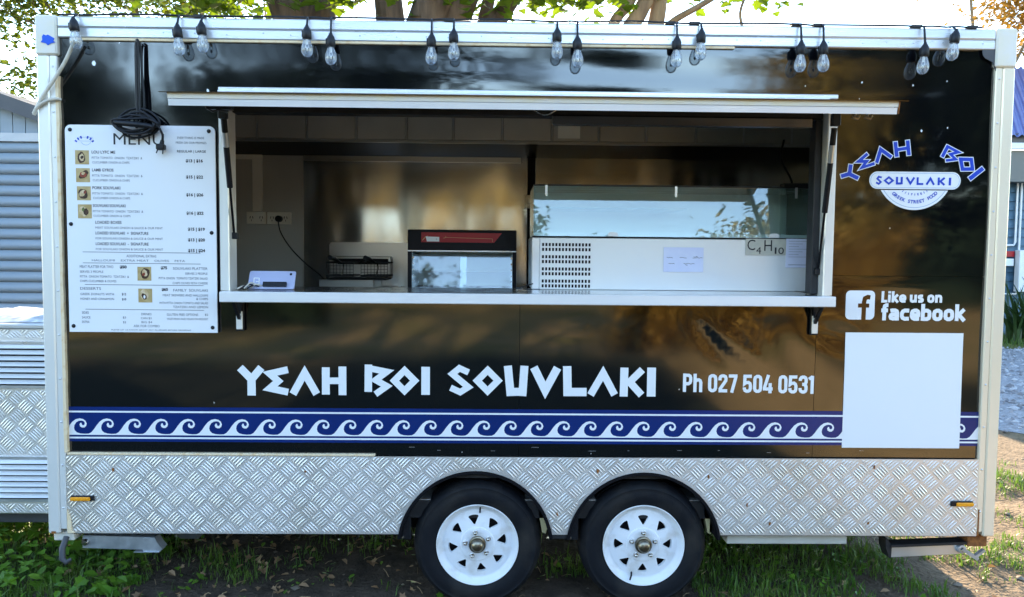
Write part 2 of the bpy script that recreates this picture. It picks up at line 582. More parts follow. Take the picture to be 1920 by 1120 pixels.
def ground_material():
    m = bpy.data.materials.new('ground')
    m.use_nodes = True
    n, l = m.node_tree.nodes, m.node_tree.links
    p = n['Principled BSDF']
    p.inputs['Roughness'].default_value = 0.95
    p.inputs['Specular IOR Level'].default_value = 0.2
    tc = n.new('ShaderNodeTexCoord')
    sep = n.new('ShaderNodeSeparateXYZ')
    l.new(tc.outputs['Object'], sep.inputs['Vector'])

    def nz(sc, det=6):
        t = n.new('ShaderNodeTexNoise')
        t.inputs['Scale'].default_value = sc
        t.inputs['Detail'].default_value = det
        l.new(tc.outputs['Object'], t.inputs['Vector'])
        return t

    def ramp(src, a, b, ca, cb):
        r = n.new('ShaderNodeValToRGB')
        r.color_ramp.elements[0].position = a
        r.color_ramp.elements[1].position = b
        r.color_ramp.elements[0].color = (*ca, 1)
        r.color_ramp.elements[1].color = (*cb, 1)
        l.new(src, r.inputs['Fac'])
        return r

    def mix(f, a, b):
        x = n.new('ShaderNodeMix')
        x.data_type = 'RGBA'
        l.new(f, x.inputs['Factor'])
        l.new(a, x.inputs[6])
        l.new(b, x.inputs[7])
        return x.outputs[2]

    def step(src, a, b, wob):
        ad = n.new('ShaderNodeMath')
        ad.operation = 'MULTIPLY_ADD'
        ad.inputs[1].default_value = wob
        l.new(nz(1.3).outputs['Fac'], ad.inputs[0])
        l.new(src, ad.inputs[2])
        mr = n.new('ShaderNodeMapRange')
        mr.inputs['From Min'].default_value = a + wob * 0.5
        mr.inputs['From Max'].default_value = b + wob * 0.5
        l.new(ad.outputs[0], mr.inputs['Value'])
        return mr.outputs['Result']
    soil = ramp(nz(9).outputs['Fac'], 0.3, 0.7, (0.045, 0.034, 0.026), (0.10, 0.075, 0.055)).outputs['Color']
    sand = ramp(nz(11).outputs['Fac'], 0.3, 0.7, (0.20, 0.145, 0.092), (0.105, 0.076, 0.047)).outputs['Color']
    yard = ramp(nz(0.7).outputs['Fac'], 0.4, 0.62, (0.34, 0.23, 0.10), (0.20, 0.17, 0.055)).outputs['Color']
    verge = ramp(nz(3).outputs['Fac'], 0.3, 0.7, (0.09, 0.11, 0.03), (0.16, 0.14, 0.06)).outputs['Color']
    c = mix(step(sep.outputs['X'], 1.3, 2.2, 1.2), soil, sand)
    c = mix(step(sep.outputs['X'], 4.6, 5.6, 0.8), c, verge)
    neg = n.new('ShaderNodeMath')
    neg.operation = 'MULTIPLY'
    neg.inputs[1].default_value = -1
    l.new(sep.outputs['Y'], neg.inputs[0])
    shaded_lawn = ramp(nz(1.7).outputs['Fac'], 0.3, 0.7, (0.012, 0.018, 0.010), (0.028, 0.030, 0.016)).outputs['Color']  # trailer's shade put into the grass colour
    gold = ramp(nz(2.2).outputs['Fac'], 0.3, 0.7, (0.46, 0.30, 0.12), (0.34, 0.22, 0.08)).outputs['Color']  # lane gold brightened for its sunlit reflection
    lane = mix(step(sep.outputs['X'], 2.0, 2.9, 1.0), shaded_lawn, gold)
    lane = mix(step(sep.outputs['X'], 4.4, 5.4, 0.8), lane, shaded_lawn)
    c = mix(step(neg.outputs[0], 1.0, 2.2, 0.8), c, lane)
    c = mix(step(neg.outputs[0], 7.5, 9.5, 1.5), c, yard)  # turns golden past the trailer's shadow edge, sunlight put into the colour
    l.new(c, p.inputs['Base Color'])
    b = n.new('ShaderNodeBump')
    b.inputs['Distance'].default_value = 0.02
    l.new(nz(38, 8).outputs['Fac'], b.inputs['Height'])
    l.new(b.outputs['Normal'], p.inputs['Normal'])
    return m


xs = axis_coords(-4.0, 4.4, 0.06, 420)
ys = axis_coords(-1.0, 3.0, 0.06, 420)
g = B()
for y in ys:
    for x in xs:
        g.v.append((x, y, gh(x, y)))
nx = len(xs)
for j in range(len(ys) - 1):
    for i in range(nx - 1):
        a = j * nx + i
        g.f.append((a, a + 1, a + nx + 1, a + nx))
K['ground'] = ground_material()
struct(g.build('ground', 'ground', None, smooth=180, fix=False))

# pale gravel drive on the right, lying on the ground
K['gravel'] = mat('gravel', (0.36, 0.37, 0.39), (0.20, 0.20, 0.21), scale=26, rough=0.9, bump=0.05, bscale=22, lo=0.3, hi=0.62, detail=7)
g = B()
gx = [4.7 + 0.16 * i for i in range(60)] + [14.5, 20, 28, 40]
gy = [3.7 + 0.16 * i for i in range(43)]
for y in gy:
    for i, x in enumerate(gx):
        xx = x + (0.5 * fbm(3, y, 0.9) + 0.2 * fbm(9, y, 4) if i == 0 else 0)
        yy = y + (0.35 * fbm(x, 8, 0.7) + 0.15 * fbm(x, 2, 4) if y in (gy[0], gy[-1]) else 0)
        edge = i in (0, len(gx) - 1) or y in (gy[0], gy[-1])
        g.v.append((xx, yy, 0.004 if edge else 0.016 + 0.012 * fbm(xx, yy, 4)))
for j in range(len(gy) - 1):
    for i in range(len(gx) - 1):
        a = j * len(gx) + i
        g.f.append((a, a + 1, a + len(gx) + 1, a + len(gx)))
struct(g.build('gravel_drive', 'gravel', None, smooth=180, fix=False))

# ------------------------------------------------------------------ the trailer
HW = 2.20            # half length
ZB, ZT = 0.36, 2.70  # underside and top of the body
DEP = 2.0
PX = 2.115           # the black skin runs between the corner posts
trailer = thing('food_trailer', 'black food trailer with open serving hatch, chequer-plate skirt and twin white wheels', 'trailer', (0, 1.0, 0))
T = trailer


def dimple(x, z):
    """how far the thin skin bows out of plane, metres"""
    q = 0.45 + 0.45 / (1 + math.exp(-6 * (x - 0.5)))
    d = 0.0030 * q * math.sin(1.7 * x + 0.6) * math.sin(3.1 * z + 0.4 + 0.3 * x)
    d += 0.0016 * q * math.sin(3.9 * x - 2.0 + 1.3 * z) * math.sin(5.2 * z + 1.0)
    d += 0.0012 * q * math.sin(7.0 * z - 1.4 * x + 0.8)
    if z > 2.3:
        d += 0.0011 * math.sin(34.0 * (z - 2.3) + 1.6 * math.sin(1.3 * x)) * math.exp(-((x - 0.4) / 1.1) ** 2) * min(1.0, (z - 2.3) / .06)
    d += 0.003 * q * noise.noise(Vector((x * 0.9, z * 1.6, 1.3)))
    for (cx, cz, ang, ln, wd, am) in ((0.83, 1.28, R(-52), 0.13, 0.022, 0.0035), (0.95, 1.27, R(-42), 0.16, 0.03, -0.003),
                                      (1.45, 1.30, R(-20), 0.12, 0.05, 0.003), (1.62, 1.54, R(0), 0.2, 0.03, -0.003),
                                      (1.28, 1.12, R(-60), 0.2, 0.06, 0.0025)):
        u = (x - cx) * math.cos(ang) + (z - cz) * math.sin(ang)
        v = -(x - cx) * math.sin(ang) + (z - cz) * math.cos(ang)
        d += am * math.exp(-(u / ln) ** 2 - (v / wd) ** 2)
    return d


def skin(name, regions, y=0.017, step=0.03):
    """one sheet of skin made of rectangles that join without a seam"""
    bx = sorted({v for r in regions for v in r[:2]})
    bz = sorted({v for r in regions for v in r[2:]})

    def fill(br):
        o = []
        for a, b_ in zip(br, br[1:]):
            k = max(1, int(round((b_ - a) / step)))
            o += [a + (b_ - a) * i / k for i in range(k)]
        return o + [br[-1]]
    X, Z = fill(bx), fill(bz)
    bb, ids = B(), {}

    def vid(i, j):
        if (i, j) not in ids:
            ids[(i, j)] = len(bb.v)
            bb.v.append((X[i], y + dimple(X[i], Z[j]), Z[j]))
        return ids[(i, j)]
    for i in range(len(X) - 1):
        for j in range(len(Z) - 1):
            mx, mz = (X[i] + X[i + 1]) / 2, (Z[j] + Z[j + 1]) / 2
            if any(r[0] < mx < r[1] and r[2] < mz < r[3] for r in regions):
                bb.f.append((vid(i, j), vid(i + 1, j), vid(i + 1, j + 1), vid(i, j + 1)))
    return bb.build(name, 'black_panel', T, smooth=180, fix=False)


OX0, OX1, OZ0, OZ1 = -1.39, 1.39, 1.455, 2.335      # serving opening
skin('side_panel', [(-PX, OX0, OZ0, 2.615), (OX0, OX1, OZ1, 2.615), (OX1, PX, 1.5805, 2.615)])
skin('side_panel', [(-PX, -0.0385, 0.728, OZ0 - 0.001)])
skin('side_panel', [(-0.0365, 1.3350, 0.728, OZ0 - 0.001)])
skin('side_panel', [(1.3370, PX, 0.728, OZ0 - 0.001), (OX1, PX, OZ0 - 0.001, 1.5790)])
b = B()
b.box(-PX, OX0, 0.030, 0.05, 0.40, 2.62).box(OX1, PX, 0.030, 0.05, 0.40, 2.62)
b.box(OX0, OX1, 0.030, 0.05, 0.62, OZ0).box(OX0, OX1, 0.030, 0.05, OZ1, 2.62)
b.build('side_backing', 'dark', T)

# corner posts, top rail, corner caps
for s in (-1, 1):
    b = B()
    x0, x1 = sorted((s * HW, s * (HW - 0.055)))
    b.box(x0, x1, -0.004, 0.10, ZB, ZT - 0.17, 0.006)
    x0, x1 = sorted((s * (HW - 0.0555), s * (HW - 0.0875)))
    b.box(x0, x1, -0.0005, 0.05, ZB + 0.02, ZT - 0.17, 0.004)
    po = b.build('corner_post', 'frame_white' if s < 0 else 'frame_warm_bounce', T, smooth=30)
    b = B()
    x0, x1 = sorted((s * (HW + 0.001), s * (HW - 0.095)))
    b.box(x0, x1, -0.009, 0.11, ZT - 0.17, ZT + 0.004, 0.007)
    b.build('corner_cap', 'cap_cream', T, smooth=30)
    b = B()
    for k in range(11):
        z = ZB + 0.12 + k * 0.2
        b.lathe([(0.0001, -0.0045), (0.003, -0.0042), (0.0046, -0.002), (0.005, 0.001)], (s * (HW - 0.071), 0, z), 'y', 10)
    ro = b.build('rivets', 'alu', po, smooth=60)
    stuff(ro)
b = B()
b.box(-2.104, 2.104, -0.006, 0.09, ZT - 0.048, ZT, 0.006)
b.box(-2.104, 2.104, -0.002, 0.09, ZT - 0.0905, ZT - 0.0485, 0.004)
tr = b.build('top_rail', 'rail_alu', T, smooth=30)
b = B()
for k in range(30):
    b.lathe([(0.0001, -0.0055), (0.0025, -0.005), (0.0036, -0.0015)], (-2.03 + k * 0.14 + random.uniform(-.03, .03), 0, ZT - 0.066 + random.uniform(-.006, .006)), 'y', 8)
stuff(b.build('screws', 'galv', tr, smooth=60))
b = B()
b.box(-2.05, 0.92, 0.002, 0.02, ZT - 0.1025, ZT - 0.091, 0.002)
b.build('sealant_bead', 'sealant', T, smooth=40)
b = B()
pts = [(-2.1125, 2.44 - 1.70 * i / 40) for i in range(41)]
L = [(x - 0.006 + 0.0015 * fbm(1, z, 14), z) for x, z in pts]
Rr = [(x + 0.007 + 0.003 * fbm(5, z, 11), z) for x, z in pts]
b.prism(L + Rr[::-1], -0.002, 0.02)
b.build('sealant_bead', 'sealant', T)
b = B()
b.box(-2.108, -0.70, -0.001, 0.02, 0.7275, 0.7375, 0.002)
b.build('sealant_bead', 'sealant', T, smooth=40)

# roof, ends, back, floor
b = B().box(-HW + 0.004, HW - 0.004, 0.092, DEP, ZT - 0.045, ZT - 0.004, 0.006)
b.build('roof', 'frame_white', T, smooth=30)
B().box(-HW, HW, DEP - 0.04, DEP, 0.25, ZT - 0.046).build('rear_wall', 'frame_white', T)  # reaches low, out of sight, to keep low sun from underneath
for s in (-1, 1):
    x0, x1 = sorted((s * (HW - 0.002), s * (HW - 0.04)))
    B().box(x0, x1, 0.115, DEP - 0.041, ZB, ZT - 0.046).build('end_wall', 'frame_white', T)
B().box(-HW + 0.04, HW - 0.04, 0.06, DEP - 0.04, 0.42, 0.50).build('floor_pan', 'dark', T)
B().box(-HW + 0.041, HW - 0.041, 0.06, DEP - 0.041, ZT - 0.075, ZT - 0.046).build('ceiling_lining', 'lining_white', T)
B().box(-HW + 0.0405, HW - 0.0405, 0.075, DEP - 0.071, 0.5003, 0.5045).build('floor_lining', 'steel_dull', T)
b = B()
for y in (0.45, 1.5):
    b.box(-2.1, 2.1, y - 0.03, y + 0.03, 0.345, 0.419)
for x in (-1.6, -0.8, 0.9, 1.7):
    b.box(x - 0.025, x + 0.025, 0.06, 1.9, 0.352, 0.4195)
b.build('chassis_rail', 'dark', T)
for x in (-0.226, 0.556):
    B().tube([(x, 0.1, 0.30), (x, 1.9, 0.30)], 0.03, 10).build('axle', 'dark', T, smooth=60)

# ---- chequer-plate skirt with wheel arches
SK0, SK1 = 0.362, 0.7265
ARCH = ((-0.235, 0.299, 0.362), (0.550, 0.295, 0.363))


def arch_top(x):
    z = None
    for cx, cz, r in ARCH:
        if abs(x - cx) < r:
            zz = cz + math.sqrt(r * r - (x - cx) ** 2)
            if zz > SK0:
                z = zz
    return z


def plate(name, x0, x1, z0, z1, y, mat_, parent, arches=False, thick=0.003):
    bb = B()
    xs_ = [x0 + (x1 - x0) * i / 160 for i in range(161)]
    if arches:
        for cx, cz, r in ARCH:
            xs_ += [cx + r * math.cos(PI * k / 40) for k in range(41)]
            w = math.sqrt(r * r - (SK0 - cz) ** 2)
            xs_ += [cx - w, cx + w]
        xs_ = sorted(x for x in set(xs_) if x0 <= x <= x1)
    bot = []
    for x in xs_:
        t = arch_top(x) if arches else None
        bot.append(t if t else z0)
    for (yy) in (y, y + thick):
        o = len(bb.v)
        for x, zb in zip(xs_, bot):
            bb.v.append((x, yy, zb))
            bb.v.append((x, yy, z1))
        for i in range(len(xs_) - 1):
            bb.f.append((o + 2 * i, o + 2 * i + 2, o + 2 * i + 3, o + 2 * i + 1))
    N = len(xs_) * 2
    for i in range(len(xs_) - 1):
        bb.f.append((2 * i, N + 2 * i, N + 2 * i + 2, 2 * i + 2))
    po_ = bb.build(name, mat_, parent)
    return po_


def chequer(x0, x1, z0, z1, y, parent, inside=None, cell=0.067, seed=1):
    """five-bar pattern: rows of raised lens bars, each cell turned against the next"""
    rnd = random.Random(seed)
    bb = B()
    c45 = math.sqrt(0.5)
    span = int((x1 - x0 + z1 - z0) / cell) + 6
    ox, oz = x0 - 0.02, z0 - 0.03
    for i in range(-span, span):
        for j in range(-span, span):
            # cell centre in the turned grid
            u, v = (i + 0.5) * cell, (j + 0.5) * cell
            cx, cz = ox + (u - v) * c45, oz + (u + v) * c45
            if not (x0 - 0.06 < cx < x1 + 0.06 and z0 - 0.06 < cz < z1 + 0.06):
                continue
            flip = (i + j) % 2
            du = (c45, c45) if flip else (-c45, c45)
            tw_ = R(rnd.gauss(0, 1.3))
            du = (du[0] * math.cos(tw_) - du[1] * math.sin(tw_), du[0] * math.sin(tw_) + du[1] * math.cos(tw_))
            dv = (-du[1], du[0])
            cx += rnd.gauss(0, .0008)
            cz += rnd.gauss(0, .0008)
            for k in range(5):
                off = (k - 2) * cell * 0.196
                bx_, bz_ = cx + dv[0] * off, cz + dv[1] * off
                hl = cell * 0.465
                hw = cell * 0.074

                def free(t):
                    px, pz = bx_ + du[0] * t * hl, bz_ + du[1] * t * hl
                    return x0 + 0.003 < px < x1 - 0.003 and z0 + 0.003 < pz < z1 - 0.003 and (not inside or inside(px, pz))
                ts = [q / 10 for q in range(-10, 11) if free(q / 10)]
                if len(ts) < 5:
                    continue
                t0_, t1_ = ts[0], ts[-1]
                h = 0.0017 * rnd.uniform(.7, 1.15)
                o = len(bb.v)
                for f_, wd, hh in ((0, 0, 0.0), (0.2, 0.85, 1), (0.5, 1, 1), (0.8, 0.85, 1), (1, 0, 0.0)):
                    t = t0_ + (t1_ - t0_) * f_
                    px, pz = bx_ + du[0] * t * hl, bz_ + du[1] * t * hl
                    bb.v.append((px - dv[0] * hw * wd, y - 0.0001, pz - dv[1] * hw * wd))
                    bb.v.append((px, y - 0.0001 - h * hh, pz))
                    bb.v.append((px + dv[0] * hw * wd, y - 0.0001, pz + dv[1] * hw * wd))
                for t in range(4):
                    a = o + 3 * t
                    bb.f.append((a, a + 3, a + 4, a + 1))
                    bb.f.append((a + 1, a + 4, a + 5, a + 2))
    ob = bb.build('raised_bars', 'tread', parent, smooth=25, fix=False)
    stuff(ob)
    return ob


sk = plate('tread_plate_skirt', -2.118, 2.118, SK0, SK1, 0.0005, 'tread', T, True)
chequer(-2.118, 2.118, SK0, SK1, 0.0005, sk, lambda x, z: (arch_top(x) or 0) + 0.012 < z)
b = B().box(-2.118, 2.118, 0.004, 0.03, SK0 - 0.006, SK0 + 0.004)
b.v = [(x, y, z) for x, y, z in b.v]
del b
B().box(-2.118, -0.60, 0.006, 0.03, SK0 - 0.004, SK0 + 0.02).build('skirt_edge', 'dark', T)
B().box(0.92, 2.118, 0.006, 0.03, SK0 - 0.004, SK0 + 0.02).build('skirt_edge', 'dark', T)
B().box(0.118, 0.19, 0.0045, 0.05, SK0 - 0.022, SK0 + 0.004, 0.002).build('skirt_edge', 'dark', T)
# scuffs and old bolt holes on the skirt
b = B()
for (x, z) in ((0.33, 0.665), (0.845, 0.64), (1.03, 0.505), (1.14, 0.42), (1.60, 0.42), (0.145, 0.46), (-1.02, 0.655), (1.62, 0.69), (-1.9, 0.66)):
    k = 7
    poly = [(x + random.uniform(.003, .008) * math.cos(2 * PI * i / k), z + random.uniform(.004, .015) * math.sin(2 * PI * i / k)) for i in range(k)]
    b.sheet(poly, -0.0028)
stuff(b.build('scuff_marks', 'rust', sk, fix=False))

for (cx, cz, r) in ARCH:
    # rubber lip round the arch and the black liner behind it
    a0 = math.asin(max(-1, (SK0 - 0.02 - cz) / r))
    b = B()
    n = 40
    prof = [(r + 0.001, -0.006), (r - 0.012, -0.007), (r - 0.016, 0.0), (r - 0.014, 0.26), (r + 0.001, 0.26)]
    o = 0
    for k in range(n + 1):
        t = a0 + (PI - 2 * a0) * k / n
        for (rr, yy) in prof:
            b.v.append((cx + rr * math.cos(t), yy, cz + rr * math.sin(t)))
    m_ = len(prof)
    for k in range(n):
        for i in range(m_ - 1):
            b.f.append((k * m_ + i, k * m_ + i + 1, (k + 1) * m_ + i + 1, (k + 1) * m_ + i))
    b.build('wheel_arch', 'deep_black', T, smooth=50)
    B().box(cx - r, cx + r, 0.262, 0.27, 0.30, cz + r).build('arch_liner', 'deep_black', T)
    # mud bracket in cream plastic at the rear of the arch, bolt plate at the front
    x = cx + r - 0.05
    b = B()
    b.prism([(x - 0.018, 0.475), (x + 0.004, 0.462), (x + 0.028, 0.375), (x + 0.018, 0.345), (x + 0.002, 0.352), (x - 0.012, 0.43)], 0.06, 0.11)
    b.build('guard_bracket', 'cream_plastic', T)
    x = cx - r + 0.03
    bo = B().box(x - 0.035, x + 0.03, 0.03, 0.04, 0.325, 0.44, 0.003).build('bolt_plate', 'black_plastic', T)
    B().lathe([(0.0001, -0.010), (0.006, -0.009), (0.009, -0.004), (0.009, 0.004)], (x - 0.008, 0.027, 0.338), 'y', 8).build('bolt', 'chrome', bo, smooth=40)

# ---- wheels
WR = 0.302


def wheel_meshes():
    d = {}
    b = B()
    prof = [(0.186, 0.004), (0.192, -0.004), (0.200, -0.008), (0.215, -0.014), (0.235, -0.018), (0.255, -0.016), (0.268, -0.012), (0.272, -0.014),
            (0.281, -0.008), (0.290, 0.004), (0.2975, 0.018), (0.301, 0.034), (WR, 0.05), (0.296, 0.052), (0.296, 0.058), (WR, 0.06), (WR, 0.095),
            (0.296, 0.097), (0.296, 0.103), (WR, 0.105), (WR, 0.14), (0.297, 0.168), (0.28, 0.185), (0.24, 0.195), (0.19, 0.18), (0.186, 0.16)]
    b.lathe(prof, (0, 0, 0), 'y', 120, lambda k, i: (0.9935 if (k % 3 == 0 and i in (8, 9, 10, 11)) else 1.0))
    d['tyre'] = b.mesh('tyre', 50)
    b = B()
    b.lathe([(0.170, 0.17), (0.168, 0.10), (0.172, 0.032), (0.178, 0.010), (0.186, 0.000), (0.192, -0.006), (0.1935, -0.010), (0.192, -0.013), (0.188, -0.012),
             (0.184, -0.004), (0.180, 0.003), (0.174, 0.012), (0.167, 0.018), (0.160, 0.019), (0.156, 0.017)], (0, 0, 0), 'y', 72)
    # pressed face with eight three-cornered windows
    def yf(r):
        return 0.017 - 0.012 * max(0.0, min(1.0, (0.156 - r) / 0.07))

    def P(r, deg):
        return (r * math.cos(R(deg)), yf(r), r * math.sin(R(deg)))
    for k in range(8):
        base = k * 45
        for s in (-1, 1):
            inner = [P(0.083, base + s * 22.5 * (4 - i) / 4) for i in range(5)]
            hole = [P(0.0935, base), P(0.095, base + s * 2.0), P(0.124, base + s * 9.2), P(0.131, base + s * 10.6), P(0.136, base + s * 9.6), P(0.138, base + s * 5), P(0.1385, base)]
            outer = [P(0.156, base + s * 22.5 * i / 4) for i in range(5)]
            ring = inner + hole + outer
            o = len(b.v)
            b.v += ring
            b.f.append(tuple(range(o, o + len(ring))) if s > 0 else tuple(range(o + len(ring) - 1, o - 1, -1)))
            for i in range(len(hole) - 1):
                q1, q2 = hole[i], hole[i + 1]
                o = len(b.v)
                b.v += [q1, q2, (q2[0] * .97, q2[1] + .014, q2[2] * .97), (q1[0] * .97, q1[1] + .014, q1[2] * .97)]
                b.f.append((o, o + 1, o + 2, o + 3))
    b.lathe([(0.083, 0.005), (0.080, 0.002), (0.076, 0.001), (0.042, 0.001), (0.036, 0.006), (0.034, 0.03)], (0, 0, 0), 'y', 48)
    d['rim'] = b.mesh('rim', 40)
    fix_normals(d['tyre'])
    b = B().lathe([(0.16, 0.045), (0.0001, 0.045)], (0, 0, 0), 'y', 32)
    d['brake_drum'] = b.mesh('brake_drum', 40)
    b = B().lathe([(0.0385, 0.012), (0.040, -0.004), (0.039, -0.010), (0.034, -0.012), (0.031, -0.010), (0.0305, -0.020), (0.028, -0.030), (0.020, -0.037), (0.010, -0.040), (0.0001, -0.041)], (0, 0, 0), 'y', 32)
    d['hub_cap'] = b.mesh('hub_cap', 40)
    b = B().lathe([(0.0115, 0.004), (0.0115, -0.006), (0.0095, -0.007), (0.0095, -0.015), (0.007, -0.021), (0.003, -0.0235), (0.0001, -0.024)], (0, 0, 0), 'y', 12)
    d['lug_nut'] = b.mesh('lug_nut', 40)
    b = B().tube([(0, 0.01, 0), (0, -0.012, 0.012), (0, -0.018, 0.034)], [0.0045, 0.0045, 0.0038], 8)
    d['valve_stem'] = b.mesh('valve_stem', 40)
    for k, m_ in (('tyre', 'rubber'), ('rim', 'rim_white'), ('brake_drum', 'deep_black'), ('hub_cap', 'hubmetal'), ('lug_nut', 'chrome'), ('valve_stem', 'black_plastic')):
        d[k].materials.append(K[m_])
    return d


WM = wheel_meshes()
for wx, rot, vdeg in ((-0.226, 9, 86), (0.556, 0, 250)):
    w = bpy.data.objects.new('wheel', None)
    col.objects.link(w)
    w.parent = T
    w.location = Vector((wx, 0.038, 0.301)) - T.location
    for k in ('tyre', 'rim', 'brake_drum', 'hub_cap'):
        o = link(k, WM[k], None)
        o.parent = w
        o.rotation_euler = (0, -R(rot), 0) if k == 'rim' else (0, 0, 0)
    for i in range(5):
        t = R(72 * i + 18 + rot * 1.2)
        o = link('lug_nut', WM['lug_nut'], None)
        o.parent = w
        o.location = (0.058 * math.cos(t), 0.002, 0.058 * math.sin(t))
    o = link('valve_stem', WM['valve_stem'], None)
    o.parent = w
    t = R(vdeg)
    o.location = (0.145 * math.cos(t), 0.012, 0.145 * math.sin(t))
    o.rotation_euler = (0, -(t - PI / 2), 0)

# ---- marker lights
for s, x in ((-1, -2.04), (1, 2.038)):
    z = 0.527 if s < 0 else 0.518
    m0 = B().box(x - 0.052, x + 0.054, -0.010, 0.001, z - 0.012, z + 0.013, 0.003).build('marker_light', 'black_plastic', T, smooth=30)
    x0, x1 = (x - 0.050, x + 0.040) if s < 0 else (x - 0.030, x + 0.052)
    B().box(x0, x1, -0.020, -0.009, z - 0.010, z + 0.008, 0.004).build('lens', 'amber', m0, smooth=30)

# ---- stabiliser legs folded under the corners
lg = B()
lg.bar((-2.07, 0.07, 0.305), (-1.74, 0.07, 0.296), 0.05, 0.06)
lg.prism([(-1.79, 0.324), (-1.735, 0.326), (-1.722, 0.300), (-1.700, 0.272), (-1.722, 0.256), (-1.79, 0.262)], 0.042, 0.098)
lg.box(-1.83, -1.712, 0.035, 0.105, 0.2575, 0.2605)
so = lg.build('stabiliser_leg', 'galv', T)
B().box(-2.195, -2.10, 0.03, 0.12, 0.315, 0.358, 0.004).build('pivot', 'cap_cream', so, smooth=30)
B().lathe([(0.0001, -0.014), (0.012, -0.013), (0.016, -0.006), (0.017, 0.01)], (-2.055, 0.04, 0.305), 'y', 16).build('pivot_bolt', 'chrome', so, smooth=40)
hk = B().tube([(-2.135, 0.03, 0.335), (-2.14, 0.0, 0.29), (-2.135, -0.01, 0.245), (-2.118, -0.01, 0.228), (-2.10, 0.0, 0.24)], [0.013, 0.014, 0.014, 0.012, 0.008], 10)
hk.build('hook', 'shed_dark', so, smooth=60)
lg = B()
lg.bar((1.74, 0.07, 0.268), (2.07, 0.07, 0.285), 0.05, 0.052)
so = lg.build('stabiliser_leg', 'alu', T)
B().prism([(1.706, 0.333), (1.716, 0.335), (1.738, 0.30), (1.736, 0.240), (1.727, 0.242), (1.710, 0.29)], 0.035, 0.105).build('foot_plate', 'dark', so)
B().bar((1.73, 0.06, 0.302), (2.09, 0.06, 0.318), 0.07, 0.012).build('leg_channel', 'dark', so)
B().box(2.095, 2.19, 0.03, 0.12, 0.30, 0.358, 0.004).build('pivot', 'rust', so, smooth=30)
B().lathe([(0.010, -0.016), (0.020, -0.014), (0.022, 0.0), (0.022, 0.01)], (2.07, 0.04, 0.288), 'y', 18).build('pivot_bolt', 'galv', so, smooth=40)
hk = B().bar((2.07, 0.03, 0.29), (2.14, 0.02, 0.245), 0.02, 0.016).bar((2.125, 0.02, 0.255), (2.175, 0.03, 0.285), 0.016, 0.014)
hk.build('crank_socket', 'galv', so)
# grey tanks and a tray slung under the floor
b = B().box(-1.70, -1.575, 0.18, 0.5, 0.262, 0.350, 0.02)
b.build('water_tank', 'tank', T, smooth=50)
b = B().box(-1.565, -1.42, 0.20, 0.5, 0.280, 0.3505, 0.02)
b.build('water_tank', 'tank', T, smooth=50)
B().box(0.952, 1.525, 0.04, 0.35, 0.305, 0.3575, 0.004).build('under_tray', 'underbox', T, smooth=30)
B().tube([(-1.35, 0.35, 0.335), (-0.6, 0.33, 0.30), (-0.3, 0.33, 0.29)], 0.008, 6).build('brake_line', 'dark', T, smooth=60)
# rust at the foot of the left corner
B().prism([(-2.112, 0.475), (-2.096, 0.43), (-2.092, 0.375), (-2.078, 0.364), (-2.112, 0.363)], -0.004, 0.0).build('rust_patch', 'sealant', T)
b = B().box(-2.185, -2.165, -0.0055, 0.02, 0.361, 0.372).box(2.1195, 2.1265, -0.002, 0.02, 0.365, 0.49)
b.build('rust_patch', 'rust', T)

# ---- drawbar box at the front end (left of the picture)
dbx = B().box(-3.45, -2.212, 0.46, 1.54, 0.292, 1.262, 0.006).build('drawbar_box', 'tread', T, smooth=30)
for (z0, z1) in ((1.205, 1.262), (0.60, 0.945), (0.292, 0.352)):
    chequer(-3.45, -2.212, z0, z1, 0.4598, dbx, seed=3)
B().box(-3.47, -2.21, 0.44, 1.56, 1.263, 1.284, 0.004).build('box_lid', 'alu', dbx, smooth=30)
for (z0, z1) in ((0.953, 1.195), (0.360, 0.597)):
    for (x0, x1) in ((-3.38, -2.745), (-2.725, -2.235)):
        b = B()
        b.box(x0, x1, 0.450, 0.459, z0, z0 + 0.014).box(x0, x1, 0.450, 0.459, z1 - 0.014, z1)
        b.box(x0, x0 + 0.014, 0.451, 0.459, z0 + 0.014, z1 - 0.014).box(x1 - 0.014, x1, 0.451, 0.459, z0 + 0.014, z1 - 0.014)
        b.build('louvre_frame', 'alu', dbx)
        B().box(x0 + 0.014, x1 - 0.014, 0.457, 0.4595, z0 + 0.014, z1 - 0.014).build('louvre_shade', 'deep_black', dbx)  # dark sheet painted as the shade between slats
        n = 7
        p = (z1 - z0 - 0.028) / n
        for k in range(n):
            zz = z0 + 0.014 + k * p
            bb = B()
            bb.add([(x0 + .015, .4565, zz + p * .98), (x1 - .015, .4565, zz + p * .98), (x1 - .015, .438, zz + p * 0.36), (x0 + .015, .438, zz + p * 0.36),
                    (x1 - .015, .4395, zz + p * 0.31), (x0 + .015, .4395, zz + p * 0.31), (x1 - .015, .4568, zz + p * 0.6), (x0 + .015, .4568, zz + p * 0.6)],
                   [(0, 1, 2, 3), (3, 2, 4, 5), (5, 4, 6, 7)])
            bb.build('louvre_slat', 'lip_white', dbx, fix=False)
B().box(-4.2, -2.2, 0.55, 0.63, 0.215, 0.29, 0.004).build('drawbar', 'shed_dark', T, smooth=30)
B().box(-4.2, -2.2, 1.37, 1.45, 0.215, 0.29, 0.004).build('drawbar', 'shed_dark', T, smooth=30)

